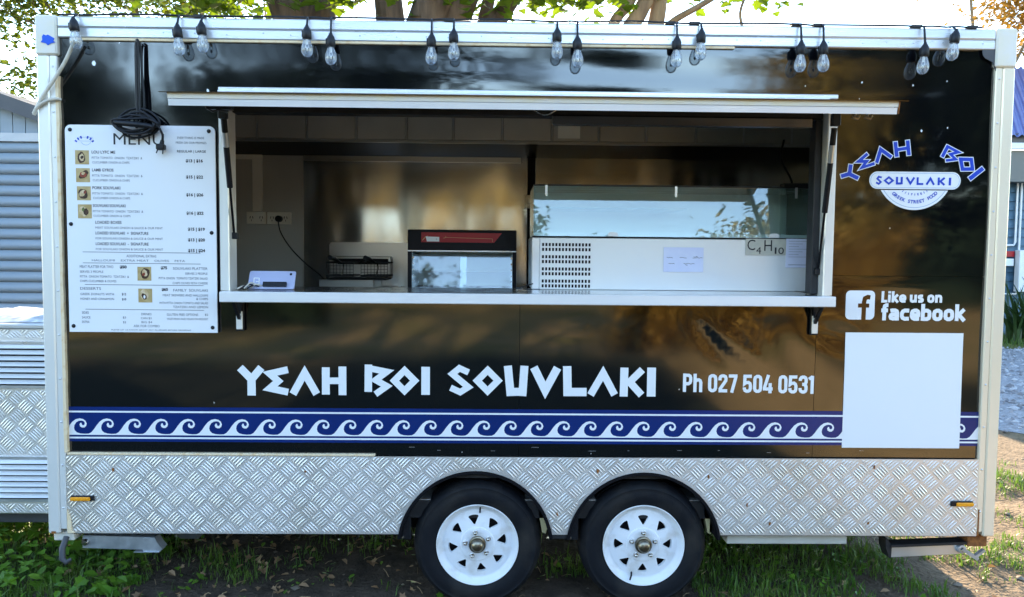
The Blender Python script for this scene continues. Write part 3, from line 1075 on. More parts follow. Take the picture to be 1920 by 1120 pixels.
# ---- serving opening: jambs, header, hinge rail
b = B().box(-1.398, -1.356, -0.004, 0.10, OZ0 + 0.03, 2.33, 0.004)
b.build('jamb', 'frame_white', T, smooth=30)
b = B().box(1.352, 1.396, -0.004, 0.10, OZ0 + 0.03, 2.33, 0.004)
b.build('jamb', 'frame_white', T, smooth=30)
B().box(1.318, 1.351, 0.05, 0.12, OZ0 + 0.036, 2.295, 0.003).build('inner_stile', 'dark', T, smooth=30)
B().box(-1.355, 1.351, 0.05, 0.12, 2.296, 2.33, 0.004).build('header', 'dark', T, smooth=30)
B().box(0.10, 1.299, 0.03, 0.048, 2.252, 2.30, 0.006).build('header_trim', 'hood_dark', T, smooth=30)
b = B().box(-1.395, 1.392, -0.012, 0.010, 2.378, 2.398, 0.003)
b.tube([(-1.395, -0.012, 2.378), (1.35, -0.012, 2.378)], 0.006, 10)
b.build('hinge_rail', 'rail_alu', T, smooth=40)

# ---- hatch door raised as an awning
aw = bpy.data.objects.new('awning_hatch', None)
col.objects.link(aw)
aw.parent = T
aw.location = Vector((0, 0, 0)) - T.location
y1, zf = -0.52, 2.2455        # front edge, middle of its thickness
y0, zh = -0.012, 2.345
dy = Vector((0, y1 - y0, zf - zh)).normalized()
dn = Vector((0, -dy.z, dy.y))
if dn.z < 0:
    dn = -dn
AL = math.hypot(y1 - y0, zf - zh)


def aw_slab(bb, x0, x1, s0, s1, n0, n1):
    c = Vector(((x0 + x1) / 2, y0, zh)) + dy * ((s0 + s1) / 2) + dn * ((n0 + n1) / 2)
    return bb.obox(c, Vector((1, 0, 0)), dy, dn, (x1 - x0) / 2, (s1 - s0) / 2, (n1 - n0) / 2)


aw_slab(B(), -1.430, 1.437, 0.0, AL + 0.012, 0.0235, 0.0265).build('outer_skin', 'black_panel', aw)
aw_slab(B(), -1.385, 1.385, 0.01, AL - 0.034, -0.018, 0.0230).build('core', 'lip_white', aw)
b = B()
aw_slab(b, -1.404, 1.406, AL - 0.033, AL, 0.0015, 0.0232)
b.build('front_frame', 'cap_cream', aw)
b = B()
aw_slab(b, -1.402, 1.402, AL - 0.033, AL + 0.002, -0.0255, -0.0005)
b.build('front_lip', 'lip_white', aw)
b = B()
aw_slab(b, -1.404, -1.386, 0.01, AL - 0.034, -0.022, 0.0228)
b.build('end_frame', 'frame_white', aw)
b = B()
aw_slab(b, 1.386, 1.406, 0.01, AL - 0.034, -0.022, 0.0228)
b.build('end_frame', 'frame_white', aw)
b = B()
aw_slab(b, 1.4065, 1.4095, AL - 0.03, AL + 0.004, -0.024, 0.022)
b.build('rust_patch', 'rust', aw)


def at_aw(x, s, n):
    return Vector((x, y0, zh)) + dy * s + dn * n


# latch hooks, catches and a pull wire under the hatch
b = B()
p = at_aw(-1.24, AL - 0.09, -0.03)
b.box(p.x - 0.05, p.x + 0.05, p.y - 0.02, p.y + 0.02, p.z - 0.012, p.z + 0.010, 0.003)
b.tube([p + Vector((-.04, -.02, -.01)), p + Vector((-.02, -.02, -.022)), p + Vector((.0, -.02, -.015)), p + Vector((.04, -.02, -.022))], 0.004, 6)
b.build('latch', 'black_plastic', aw, smooth=40)
for x in (1.285, 1.335):
    p = at_aw(x, AL - 0.10, -0.024)
    b = B().tube([p + Vector((0, 0, .006)), p + Vector((0, 0, -.014))], 0.006, 8)
    b.tube([p + Vector((-.012, 0, -.016)), p + Vector((.010, -.004, -.022)), p + Vector((.016, -.004, -.010))], 0.006, 8)
    b.build('catch', 'hubmetal', aw, smooth=50)
p = at_aw(0.04, AL - 0.05, -0.026)
pts = [p + Vector((-0.045 + 0.09 * i / 10, 0, -0.020 * math.sin(PI * i / 10))) for i in range(11)]
B().tube(pts, 0.0022, 6).build('pull_wire', 'chrome', aw, smooth=60)

# gas struts
for (xb, xt, zb_) in ((-1.349, -1.30, 1.740), (1.347, 1.292, 1.60)):
    q0 = Vector((xb, 0.045, zb_))
    q1 = Vector((xt, -0.22, 2.262))
    d = q1 - q0
    so = bpy.data.objects.new('gas_strut', None)
    col.objects.link(so)
    so.parent = T
    so.location = -T.location
    B().tube([q0 + d * 0.40, q0 + d * 0.93], 0.0125, 12).build('cylinder', 'black_plastic', so, smooth=50)
    B().tube([q0 + d * 0.02, q0 + d * 0.41], 0.0055, 8).build('rod', 'deep_black', so, smooth=50)
    B().box(q0.x - 0.018, q0.x + 0.018, q0.y - 0.012, q0.y + 0.014, q0.z - 0.018, q0.z + 0.012, 0.003).build('end_fitting', 'black_plastic', so, smooth=30)
    B().tube([q0 + d * 0.72, q0 + d * 0.83], 0.0132, 12).build('sticker', 'alu', so, smooth=50)
    B().box(q1.x - 0.018, q1.x + 0.018, q1.y - 0.014, q1.y + 0.014, q1.z - 0.04, q1.z + 0.012, 0.003).build('end_fitting', 'black_plastic', so, smooth=30)

# ---- counter with its brackets
b = B().box(-1.355, 1.351, 0.02, 0.45, 1.4785, 1.4895).box(-1.360, 1.360, -0.105, 0.0199, 1.4785, 1.4895)
co = b.build('counter', 'counter', T)
B().box(-1.362, 1.364, -0.121, -0.1055, 1.4425, 1.4890, 0.003).build('front_lip', 'lip_white', co, smooth=30)
B().box(-1.36, 1.36, -0.105, 0.02, 1.4560, 1.4780).build('counter_core', 'dark', co)
for x in (-1.312, 1.318):
    b = B().box(x - 0.018, x + 0.018, -0.006, 0.010, 1.305, 1.445, 0.002)
    b.bar((x, -0.003, 1.355), (x, -0.095, 1.452), 0.014, 0.010)
    br = b.build('shelf_bracket', 'black_plastic', T, smooth=30)
    B().box(x - 0.014, x + 0.014, -0.012, -0.0065, 1.312, 1.395, 0.002).build('bracket_plate', 'frame_white', br, smooth=30)
    b = B().prism([(x - 0.02, 1.4555), (x + 0.02, 1.4555), (x + 0.008, 1.385), (x - 0.008, 1.385)], -0.020, -0.013)
    b.build('bracket_web', 'black_plastic', br)

# ---- kitchen lining seen through the opening
YB = 1.93
B().box(-2.155, 2.155, YB, YB + 0.02, 0.505, 2.624).build('back_lining', 'steel_dull', T)
B().box(-1.505, 0.055, YB - 0.006, YB - 0.0005, 0.95, 2.352).build('splashback', 'steel', T)
B().box(0.115, 2.15, YB - 0.006, YB - 0.0005, 0.95, 2.352).build('splashback', 'steel', T)
B().box(0.058, 0.112, YB - 0.004, YB - 0.0005, 0.95, 2.352).build('gap_strip', 'deep_black', T)
B().box(-1.513, -1.5055, YB - 0.010, YB - 0.0005, 0.95, 2.33, 0.001).build('edge_strip', 'steel_plain', T)
B().box(-1.50, 0.010, YB - 0.02, YB - 0.0065, 2.300, 2.349, 0.002).build('angle_strip', 'steel_plain', T)
B().box(-2.155, 2.155, YB - 0.035, YB - 0.0212, 2.3545, 2.382, 0.002).build('hood_rail', 'steel_plain', T)
# hood with its row of steel panels
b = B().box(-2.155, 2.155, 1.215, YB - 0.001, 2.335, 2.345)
b.build('hood_underside', 'deep_black', T)
seams = [-2.155, -1.90, -1.60, -1.301, -1.004, -0.702, -0.419, -0.123, 0.178, 0.462, 0.751, 1.053, 1.346, 1.64, 1.93, 2.155]
for a, c in zip(seams, seams[1:]):
    B().box(a + 0.006, c - 0.006, 1.2005 + random.uniform(-.0015, .0015), 1.214, 2.348, 2.623, 0.003).build('hood_panel', 'hood', T, smooth=30)
for a in seams[1:-1]:
    B().box(a - 0.005, a + 0.005, 1.1985, 1.2135, 2.349, 2.622, 0.001).build('seam_strip', 'steel_plain', T)
b = B().box(-2.155, 2.155, 1.1935, 1.2145, 2.330, 2.3465, 0.003)
b.build('hood_lip', 'steel_plain', T, smooth=30)
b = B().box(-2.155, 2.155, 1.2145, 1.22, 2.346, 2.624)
b.build('hood_back', 'deep_black', T)
# trunking and sockets
b = B().box(-1.853, -1.787, YB - 0.03, YB - 0.0005, 1.945, 2.353, 0.003)
b.build('cable_trunking', 'trunking', T, smooth=30)
B().box(-2.15, -1.8545, YB - 0.028, YB - 0.0005, 2.305, 2.352, 0.003).build('cable_trunking', 'trunking', T, smooth=30)
for x0, x1 in ((-1.894, -1.757), (-1.752, -1.588)):
    so = B().box(x0, x1, YB - 0.035, YB - 0.0005, 1.856, 1.9405, 0.004).build('power_socket', 'trunking', T, smooth=30)
    for cx in (x0 + 0.035, x1 - 0.035):
        bb = B()
        bb.bar((cx - 0.011, YB - 0.0355, 1.895), (cx - 0.007, YB - 0.0355, 1.910), 0.001, 0.004)
        bb.bar((cx + 0.011, YB - 0.0355, 1.895), (cx + 0.007, YB - 0.0355, 1.910), 0.001, 0.004)
        bb.box(cx - 0.0018, cx + 0.0018, YB - 0.036, YB - 0.0351, 1.876, 1.887)
        bb.build('pin_slots', 'ink', so)
b = B().box(0.04, 0.10, YB - 0.045, YB - 0.0065, 1.985, 2.075, 0.003).box(0.055, 0.16, YB - 0.10, YB - 0.046, 2.01, 2.05, 0.004)
b.build('wall_latch', 'steel_plain', T, smooth=30)
# inner bench for the appliances
b = B().box(-0.72, 2.15, 0.455, 1.32, 1.405, 1.444, 0.003)
bn = b.build('inner_bench', 'steel_plain', T, smooth=30)
for (x, y) in ((-0.69, 0.49), (-0.69, 1.28), (0.8, 0.49), (0.8, 1.28), (2.1, 0.49), (2.1, 1.28)):
    B().box(x - 0.02, x + 0.02, y - 0.02, y + 0.02, 0.5005, 1.4045).build('bench_leg', 'steel_plain', bn)
B().box(-1.39, 1.39, 0.055, 0.07, 0.70, 1.44).build('front_lining', 'steel_plain', T)
# white specks and chips in the black paint
b = B()
for (x, z, s) in ((1.51, 2.46, .004), (1.745, 2.45, .004), (1.90, 2.47, .003), (1.62, 2.33, .0035), (1.79, 2.245, .0055), (1.91, 2.26, .004), (-1.955, 2.50, .010),
                  (-1.84, 2.59, .004), (-1.45, 2.385, .008), (1.66, 1.80, .003), (0.705, 1.045, .004), (-1.44, 0.97, .004), (0.55, 2.40, .0035),
                  (1.5, 2.385, .003), (1.25, 2.44, .003), (0.3, 0.742, .003), (-0.3, 0.745, .004)):
    k = 6
    b.sheet([(x + s * random.uniform(.5, 1.1) * math.cos(2 * PI * i / k), z + s * random.uniform(.6, 1.7) * math.sin(2 * PI * i / k)) for i in range(k)], 0.0035)
for k in range(11):
    x = -0.6 + k * 0.22 + random.uniform(-.08, .08)
    z = 0.748 + random.uniform(0, .022)
    b.box(x, x + random.uniform(.008, .035), 0.0030, 0.0035, z, z + 0.0012)
b.v = [(x, 0.017 + dimple(x, z) - 0.0016 + (y - 0.0035), z) for x, y, z in b.v]
stuff(b.build('paint_chips', 'alu', T, fix=False))
b = B().prism([(2.045, 2.612), (2.112, 2.612), (2.112, 2.515), (2.104, 2.535), (2.095, 2.555), (2.062, 2.57), (2.05, 2.585)], 0.001, 0.004)
b.build('peeling_film', 'shed_dark', T)

# ------------------------------------------------------------------ lettering and stripes on the side
YL = 0.0035           # drafting plane of the lettering; cling() lays it on the bowed skin


def cling(bb):
    bb.v = [(x, 0.017 + dimple(x, z) - 0.0016 + (y - YL), z) for x, y, z in bb.v]
    return bb


def film(bb, x0, x1, z0, z1, y, step_=0.05):
    """large vinyl sheet cut into a grid so that it can follow the skin"""
    nx_, nz_ = max(1, int((x1 - x0) / step_)), max(1, int((z1 - z0) / step_))
    o = len(bb.v)
    for j in range(nz_ + 1):
        for i in range(nx_ + 1):
            bb.v.append((x0 + (x1 - x0) * i / nx_, y, z0 + (z1 - z0) * j / nz_))
    for j in range(nz_):
        for i in range(nx_):
            a = o + j * (nx_ + 1) + i
            bb.f.append((a, a + 1, a + nx_ + 2, a + nx_ + 1))
    return bb



def glyphs(bb, strokes, fx, y, w=None, grow=0.0):
    dyy = 0.0
    for st in strokes:
        pts, wd = st[0], st[1]
        bb.stroke([fx(*p) for p in pts], wd + grow, y - dyy, closed=len(st) > 2)
        dyy += 0.00012
    return bb


# big painted name: stroke centre lines in millimetre-like drafting units
def f_title(px, py):
    return (-1.334 + (px - 442) * 0.0024443, 1.135 + (690 - py) * 0.002473 + (px - 442) * 0.0000165)


def za(pts, ox, oy, s):
    return [(ox + x / s, oy + y / s) for x, y in pts]


A = lambda pts, w, *c: (za(pts, 420, 640, 3.5556), w / 3.5556 * 0.00246, *c)
C = lambda pts, w, *c: (za(pts, 940, 640, 2.909), w / 2.909 * 0.00246, *c)
TITLE = [
    [A([(98, 180), (174, 258), (240, 180)], 52), A([(174, 250), (174, 366)], 55)],
    [A([(417, 194), (296, 221), (352, 270), (296, 318), (418, 344)], 46)],
    [A([(449, 357), (528, 216), (608, 357)], 50)],
    [A([(669, 178), (669, 360)], 52), A([(780, 173), (780, 364)], 52), A([(669, 268), (780, 268)], 44)],
    [A([(954, 160), (952, 342)], 50), A([(945, 182), (1076, 208), (1002, 263), (1076, 304), (1000, 358)], 42)],
    [A([(1195 - 68, 267), (1195, 267 - 68), (1195 + 68, 267), (1195, 267 + 68)], 44, 1)],
    [A([(1336, 175), (1336, 362)], 57)],
    [A([(1624, 212), (1562, 184), (1515, 222), (1622, 310), (1568, 344), (1503, 314)], 42)],
    [A([(1752 - 70, 267), (1752, 267 - 70), (1752 + 70, 267), (1752, 267 + 70)], 44, 1)],
    [C([(31, 137), (46, 281), (105, 279)], 44), C([(122, 137), (112, 303)], 44)],
    [C([(174, 145), (238, 272), (304, 148)], 44)],
    [C([(357, 139), (361, 281), (466, 281)], 46)],
    [C([(488, 297), (556, 178), (621, 297)], 40)],
    [C([(673, 147), (671, 306)], 44), C([(772, 158), (703, 226), (770, 298)], 40)],
    [C([(823, 147), (823, 306)], 48)],
]
name_sign = bpy.data.objects.new('painted_name', None)
col.objects.link(name_sign)
name_sign.parent = T
name_sign.location = -T.location
for st in TITLE:
    cling(glyphs(B(), st, f_title, YL)).build('letter', 'vinyl_white', name_sign, fix=False)

SG = {
    '0': (.56, [([(.225, .095), (.335, .095), (.43, .15), (.465, .25), (.465, .75), (.43, .85), (.335, .905), (.225, .905), (.13, .85), (.095, .75), (.095, .25), (.13, .15)], 1)]),
    '1': (.36, [([(.0, .80), (.17, .905), (.21, .90), (.21, 0)],)]),
    '2': (.56, [([(.095, .66), (.095, .78), (.14, .87), (.23, .905), (.33, .905), (.43, .86), (.465, .77), (.455, .64), (.12, .20), (.12, .095), (.56, .095)],)]),
    '3': (.56, [([(.095, .70), (.10, .80), (.16, .88), (.25, .905), (.34, .905), (.43, .86), (.465, .77), (.465, .63), (.42, .54), (.34, .51), (.22, .51)],), ([(.34, .51), (.43, .46), (.465, .37), (.465, .23), (.43, .14), (.34, .095), (.24, .095), (.14, .14), (.095, .22), (.095, .31)],)]),
    '4': (.58, [([(.30, 1), (.075, .30), (.075, .235), (.58, .235)],), ([(.42, .55), (.42, 0)],)]),
    '5': (.56, [([(.54, .905), (.115, .905), (.105, .50), (.20, .56), (.34, .57), (.43, .51), (.465, .41), (.465, .24), (.43, .14), (.34, .095), (.22, .095), (.13, .14), (.095, .22), (.095, .30)],)]),
    '7': (.54, [([(0, .905), (.44, .905), (.44, .84), (.20, 0)],)]),
    'P': (.57, [([(.095, 0), (.095, 1)],), ([(.095, .905), (.34, .905), (.43, .86), (.47, .77), (.47, .59), (.43, .50), (.34, .45), (.095, .45)],)]),
    'h': (.56, [([(.095, 0), (.095, 1)],), ([(.095, .56), (.20, .66), (.32, .67), (.42, .62), (.455, .52), (.455, 0)],)]),
    'a': (.60, [([(.10, .57), (.2, .60), (.36, .60), (.46, .55), (.49, .45), (.49, 0)],), ([(.49, .36), (.24, .36), (.14, .32), (.11, .24), (.14, .15), (.24, .11), (.42, .13), (.49, .20)],)]),
    'b': (.60, [([(.11, 0), (.11, 1)],), ([(.11, .55), (.22, .60), (.36, .60), (.46, .54), (.49, .44), (.49, .26), (.46, .16), (.36, .10), (.11, .10)],)]),
    'c': (.52, [([(.52, .59), (.28, .60), (.16, .54), (.11, .44), (.11, .26), (.16, .16), (.28, .10), (.52, .11)],)]),
    'e': (.58, [([(.11, .33), (.49, .33), (.49, .45), (.45, .55), (.35, .60), (.25, .60), (.15, .55), (.11, .45), (.11, .25), (.16, .16), (.27, .10), (.54, .11)],)]),
    'f': (.40, [([(.42, .91), (.30, .91), (.22, .86), (.20, .78), (.20, 0)],), ([(.02, .60), (.40, .60)],)]),
    'i': (.24, [([(.11, 0), (.11, .70)],), ([(.11, .80), (.11, 1)],)]),
    'k': (.58, [([(.11, 0), (.11, 1)],), ([(.52, .70), (.22, .37), (.55, 0)],)]),
    'n': (.58, [([(.11, 0), (.11, .70)],), ([(.11, .50), (.22, .59), (.35, .60), (.45, .55), (.48, .45), (.48, 0)],)]),
    'o': (.60, [([(.24, .10), (.36, .10), (.46, .16), (.49, .26), (.49, .44), (.46, .54), (.36, .60), (.24, .60), (.14, .54), (.11, .44), (.11, .26), (.14, .16)], 1)]),
    's': (.52, [([(.46, .59), (.24, .60), (.14, .55), (.13, .46), (.20, .39), (.36, .33), (.43, .26), (.42, .16), (.34, .10), (.08, .11)],)]),
    'u': (.58, [([(.11, .70), (.11, .25), (.14, .15), (.24, .10), (.36, .12), (.48, .20)],), ([(.48, .70), (.48, 0)],)]),
    'L': (.50, [([(.11, 1), (.11, .10), (.50, .10)],)]),
    ' ': (.20, []),
}


def sign_line(s_, x0, x1, z0, h, sw, gap=0.07, tilt=0.0):
    """one line of heavy sign-writer's letters"""
    tot = sum(SG[c_][0] for c_ in s_) + gap * (len(s_) - 1)
    k = (x1 - x0) / tot
    bb, x = B(), 0.0
    for c_ in s_:
        for j, g_ in enumerate(SG[c_][1]):
            bb.stroke([(x0 + (x + p[0]) * k, z0 + p[1] * h - tilt * (x / tot)) for p in g_[0]], sw, YL - 0.00015 * j, closed=len(g_) > 1)
        x += SG[c_][0] + gap
    return bb


cling(sign_line('Ph 027 504 0531', 0.722, 1.337, 1.034, 0.086, 0.0150, 0.075, 0.006)).build('phone_number', 'vinyl_white', T, fix=False)

# social media line: rounded badge with a cut-out f, and two lines of type


def rrect(x0, x1, z0, z1, r, n=6):
    o = []
    for (cx, cz, a) in ((x1 - r, z1 - r, 0), (x0 + r, z1 - r, 90), (x0 + r, z0 + r, 180), (x1 - r, z0 + r, 270)):
        for k in range(n + 1):
            t = R(a + 90 * k / n)
            o.append((cx + r * math.cos(t), cz + r * math.sin(t)))
    return o


bd = cling(B().sheet(rrect(1.468, 1.604, 1.377, 1.512, 0.022), YL)).build('badge', 'vinyl_white', T, fix=False)
b = B()
b.stroke([(1.582, 1.480), (1.570, 1.482), (1.557, 1.476), (1.5535, 1.458), (1.5535, 1.377)], 0.0205, YL - 0.0006)
b.stroke([(1.526, 1.4425), (1.578, 1.4425)], 0.019, YL - 0.0008)
cling(b).build('badge_mark', 'black_panel', bd, fix=False)


def fit(b, x0, x1, z0, z1):
    xa, xb = min(v[0] for v in b.v), max(v[0] for v in b.v)
    ya, yb = min(v[2] for v in b.v), max(v[2] for v in b.v)
    b.v = [(x0 + (x - xa) * (x1 - x0) / (xb - xa), y, z0 + (z - ya) * (z1 - z0) / (yb - ya)) for x, y, z in b.v]
    return b


cling(sign_line('Like us on', 1.634, 1.918, 1.458, 0.052, 0.0125, 0.06)).build('caption', 'vinyl_white', T, fix=False)
cling(sign_line('facebook', 1.634, 2.030, 1.374, 0.078, 0.0180, 0.045)).build('caption', 'vinyl_white', T, fix=False)

# plain white sticker square
cling(film(B(), 1.473, 2.026, 0.776, 1.317, YL - 0.0014)).build('sticker_panel', 'vinyl_white', T, smooth=180, fix=False)

# blue running-wave stripe
BZ0, BZ1 = 0.787, 0.948
st = cling(film(B(), -2.104, 2.113, BZ0, BZ1, YL)).build('wave_stripe', 'vinyl_blue', T, smooth=180, fix=False)
b = B()
for (z0, z1) in ((BZ1 - 0.0265, BZ1 - 0.0185), (BZ0 + 0.0135, BZ0 + 0.0215)):
    film(b, -2.104, 2.113, z0, z1, YL - 0.0006)
cling(b).build('stripe_line', 'vinyl_white', st, fix=False)
W_OUT = [(440, 511), (475, 492), (510, 452), (545, 402), (585, 354), (630, 322), (680, 311), (725, 320), (757, 345), (771, 380), (762, 412), (738, 432),
         (708, 432), (684, 418), (676, 392), (688, 370), (703, 370), (706, 384), (712, 398), (728, 402), (744, 390), (745, 365), (728, 346), (700, 340),
         (665, 345), (632, 365), (610, 398), (603, 435), (612, 468), (640, 495), (685, 509), (740, 514), (795, 511), (795, 527), (440, 527)]
PER = 4.217 / 34.15
sc_ = PER / 355.0
b = B()
zb_w = BZ0 + 0.0305
for k in range(35):
    x0 = -2.104 - 0.034 + k * PER
    poly = [(x0 + (px - 440) * sc_, zb_w + (527 - py) * sc_ * 1.02) for px, py in W_OUT]
    poly = [(min(max(x, -2.104), 2.113), z) for x, z in poly]
    o = len(b.v)
    if k in (0, 34):
        # waves cut by the edge of the stripe keep only the part inside it
        bm_poly = []
        for q in poly:
            if not bm_poly or (abs(q[0] - bm_poly[-1][0]) + abs(q[1] - bm_poly[-1][1])) > 1e-5:
                bm_poly.append(q)
        poly = bm_poly
    b.sheet(poly, YL - 0.0006)
cling(b).build('wave_pattern', 'vinyl_white', st, fix=False)

# round badge logo on the upper right panel
def f_logo(px, py):
    # drafting units -> panel metres
    X = 1560 + px / 6.4
    Y = 240 + py / 6.4
    return (1.428 + (X - 1580) * 0.002460, 2.023 + (335 - Y) * 0.002450 + (X - 1580) * 0.00002)


kz = 0.00245 / 6.4
LOGO = [
    [([(126, 578), (226, 548), (238, 438)], 46), ([(228, 552), (332, 602)], 46)],
    [([(434, 310), (330, 400), (428, 400), (372, 474), (522, 424)], 36)],
    [([(546, 418), (590, 258), (722, 350)], 42)],
    [([(762, 168), (786, 344)], 44), ([(908, 150), (930, 326)], 44), ([(774, 262), (920, 240)], 38)],
    [([(1398, 208), (1330, 345)], 40), ([(1392, 222), (1522, 288), (1428, 312), (1492, 372), (1374, 388)], 32)],
    [([(1552, 372), (1680, 374), (1698, 488), (1578, 490)], 42, 1)],
    [([(1826, 478), (1666, 606)], 50)],
]
logo = bpy.data.objects.new('logo', None)
col.objects.link(logo)
logo.parent = T
logo.location = -T.location
for gl in LOGO:
    def ext(pts, e):
        if e == 0:
            return pts
        p = [Vector(q) for q in pts]
        a = p[0] + (p[0] - p[1]).normalized() * e
        z = p[-1] + (p[-1] - p[-2]).normalized() * e
        return [tuple(a)] + pts[1:-1] + [tuple(z)]
    back = B()
    glyphs(back, [((s[0] if len(s) > 2 else ext(s[0], 9)), (s[1] + 18) * kz, *s[2:]) for s in gl], f_logo, YL)
    bo = cling(back).build('letter_outline', 'vinyl_white', logo, fix=False)
    cling(glyphs(B(), [(s[0], s[1] * kz, *s[2:]) for s in gl], f_logo, YL - 0.0008)).build('letter', 'logo_blue', bo, fix=False)
# lower half disc
cx, cz_ = f_logo(1010, 512)
rad = 466 * kz
a0 = math.acos(min(1, 405 * kz / rad))
poly = [(cx + rad * math.cos(-a0 - (PI - 2 * a0) * k / 40), cz_ + rad * math.sin(-a0 - (PI - 2 * a0) * k / 40)) for k in range(41)]
disc = cling(B().sheet(poly, YL + 0.0002)).build('half_disc', 'vinyl_white', logo, fix=False)
b = B().stroke([(cx + (rad - .011) * math.cos(-a0 - .03 - (PI - 2 * a0 - .06) * k / 40), cz_ + (rad - .011) * math.sin(-a0 - .03 - (PI - 2 * a0 - .06) * k / 40)) for k in range(41)], 0.0018, YL - 0.0003)
cling(b).build('disc_line', 'logo_line', disc, fix=False)
b = B()
for s, rr, size, a_from, a_to in (('GREEK STREET FOOD', 0.148, 0.021, 228, 314), ('A U T H E N T I C', 0.112, 0.013, 240, 302)):
    if rr < 0.12:
        s = '/ / I 7 I E E I /'
    for i, ch in enumerate(s):
        t = R(a_from + (a_to - a_from) * i / (len(s) - 1))
        if ch != ' ':
            text(b, ch, size, cx + rr * math.cos(t), cz_ + rr * math.sin(t), YL - 0.0005, 'CENTER', rot=t + PI / 2, bold=0.0007)
cling(b).build('disc_text', 'logo_blue', disc, fix=False)
x0, zt0 = f_logo(465, 508)
x1, zb0 = f_logo(1560, 742)
zt0 -= 0.004
zb0 += 0.003
ban = B().sheet(rrect(x0, x1, zb0, zt0, (zt0 - zb0) / 2 - 0.002, 10), YL - 0.0006)
cling(ban)
ban = ban.build('banner', 'vinyl_white', logo, fix=False)
b = B().stroke(rrect(x0 + .0065, x1 - .0065, zb0 + .0065, zt0 - .0065, (zt0 - zb0) / 2 - 0.0095, 10), 0.0016, YL - 0.0010, closed=True)
cling(b).build('banner_line', 'logo_line', ban, fix=False)
BAN = [
    [([(612, 592), (575, 582), (560, 605), (602, 645), (578, 668), (546, 650)], 22)],
    [([(650, 628), (698, 588), (746, 628), (698, 666)], 22, 1)],
    [([(795, 584), (795, 662), (842, 662)], 26), ([(852, 584), (852, 672)], 26)],
    [([(910, 588), (957, 662), (1002, 590)], 24)],
    [([(1043, 588), (1043, 668), (1112, 668)], 24)],
    [([(1150, 676), (1196, 602), (1240, 678)], 24)],
    [([(1296, 590), (1296, 682)], 26), ([(1366, 594), (1316, 636), (1366, 680)], 24)],
    [([(1432, 592), (1430, 684)], 28)],
]
b = B()
for k, gl in enumerate(BAN):
    glyphs(b, [(s[0], s[1] * kz, *s[2:]) for s in gl], f_logo, YL - 0.0012)
cling(b).build('banner_text', 'logo_blue', ban, fix=False)

# ------------------------------------------------------------------ menu board
MX0, MX1, MZ0, MZ1 = -2.079, -1.413, 1.295, 2.224
menu = thing('menu_board', 'white menu board with black screws fixed to the trailer side', 'menu board', (-1.746, 0.0, 1.295))
poly = rrect(MX0, MX1, MZ0, MZ1, 0.026)
poly = [(x if not (x < MX0 + .03 and z < MZ0 + .03) else MX0, z if not (x < MX0 + .03 and z < MZ0 + .03) else MZ0) for x, z in poly]
poly = [(x if not (x > MX1 - .03 and z < MZ0 + .03) else MX1, z if not (x > MX1 - .03 and z < MZ0 + .03) else MZ0) for x, z in poly]
clean = []
for q in poly:
    if not clean or abs(q[0] - clean[-1][0]) + abs(q[1] - clean[-1][1]) > 1e-6:
        clean.append(q)
B().prism(clean, -0.006, 0.003).build('board', 'board_white', menu)
YM = -0.0066
for (x, z) in ((MX0 + .023, MZ1 - .022), (MX1 - .027, MZ1 - .022), (MX0 + .018, 1.782), (MX1 - .02, 1.748), (MX0 + .019, MZ0 + .027), (MX1 - .021, MZ0 + .024)):
    B().lathe([(0.0001, -0.011), (0.006, -0.0105), (0.0085, -0.0085), (0.009, -0.0062)], (x, 0, z), 'y', 14).build('screw', 'black_plastic', menu, smooth=50)


def mz(py):
    return MZ1 - (py - 237) * (MZ1 - MZ0) / 386.0


def mx(px):
    return MX0 + (px - 127) * (MX1 - MX0) / 279.0


b = text(B(), 'MENU', 0.085, 0, 0, YM)
fit(b, mx(217), mx(311), mz(273), mz(252))
b.build('heading', 'ink', menu, fix=False)
rnd = random.Random(3)


def line(b, s, px0, px1, py, h, bold=0.0):
    t = text(B(), s, 0.02, 0, 0, YM, bold=bold)
    fit(t, mx(px0), mx(px1), mz(py + h / 2), mz(py - h / 2))
    return b.add(t.v, t.f)


dk, gr = B(), B()
ROWS = [(287, 'LOU LYFC ME', 'PITTA TOMATO  ONION  TZATZIKI  &', 'CUCUMBER ONION & CHIPS', '$13 | $16', 328 - 26),
        (320, 'LAMB GYROS', 'PITTA TOMATO  ONION  TZATZIKI  &', 'CUCUMBER ONION & CHIPS', '$15 | $22', 332),
        (353, 'PORK SOUVLAKI', 'PITTA TOMATO  ONION  TZATZIKI  &', 'CUCUMBER ONION & CHIPS', '$16 | $26', 365),
        (386, 'SOUVLAKI SOUVLAKI', 'PITTA TOMATO  ONION  TZATZIKI  &', 'CUCUMBER ONION & CHIPS', '$16 | $22', 398)]
for i, (py, a, c, d, pr, ppy) in enumerate(ROWS):
    line(dk, a, 176, 176 + 4.0 * len(a) * (1 if len(a) < 14 else 0.9), py, 5.5, 0.0004)
    line(gr, c, 176, 270, py + 10.5, 4.2)
    line(gr, d, 177, 246, py + 19, 4.0)
    line(dk, pr, 351, 383, [302, 332, 365, 399][i], 7.5, 0.0008)
line(dk, 'REGULAR | LARGE', 335, 389, 284.5, 6.0, 0.0003)
line(gr, 'EVERYTHING IS MADE', 336, 386, 259, 4.0)
line(gr, 'FRESH ON OUR PREMISES', 333, 390, 268, 4.0)
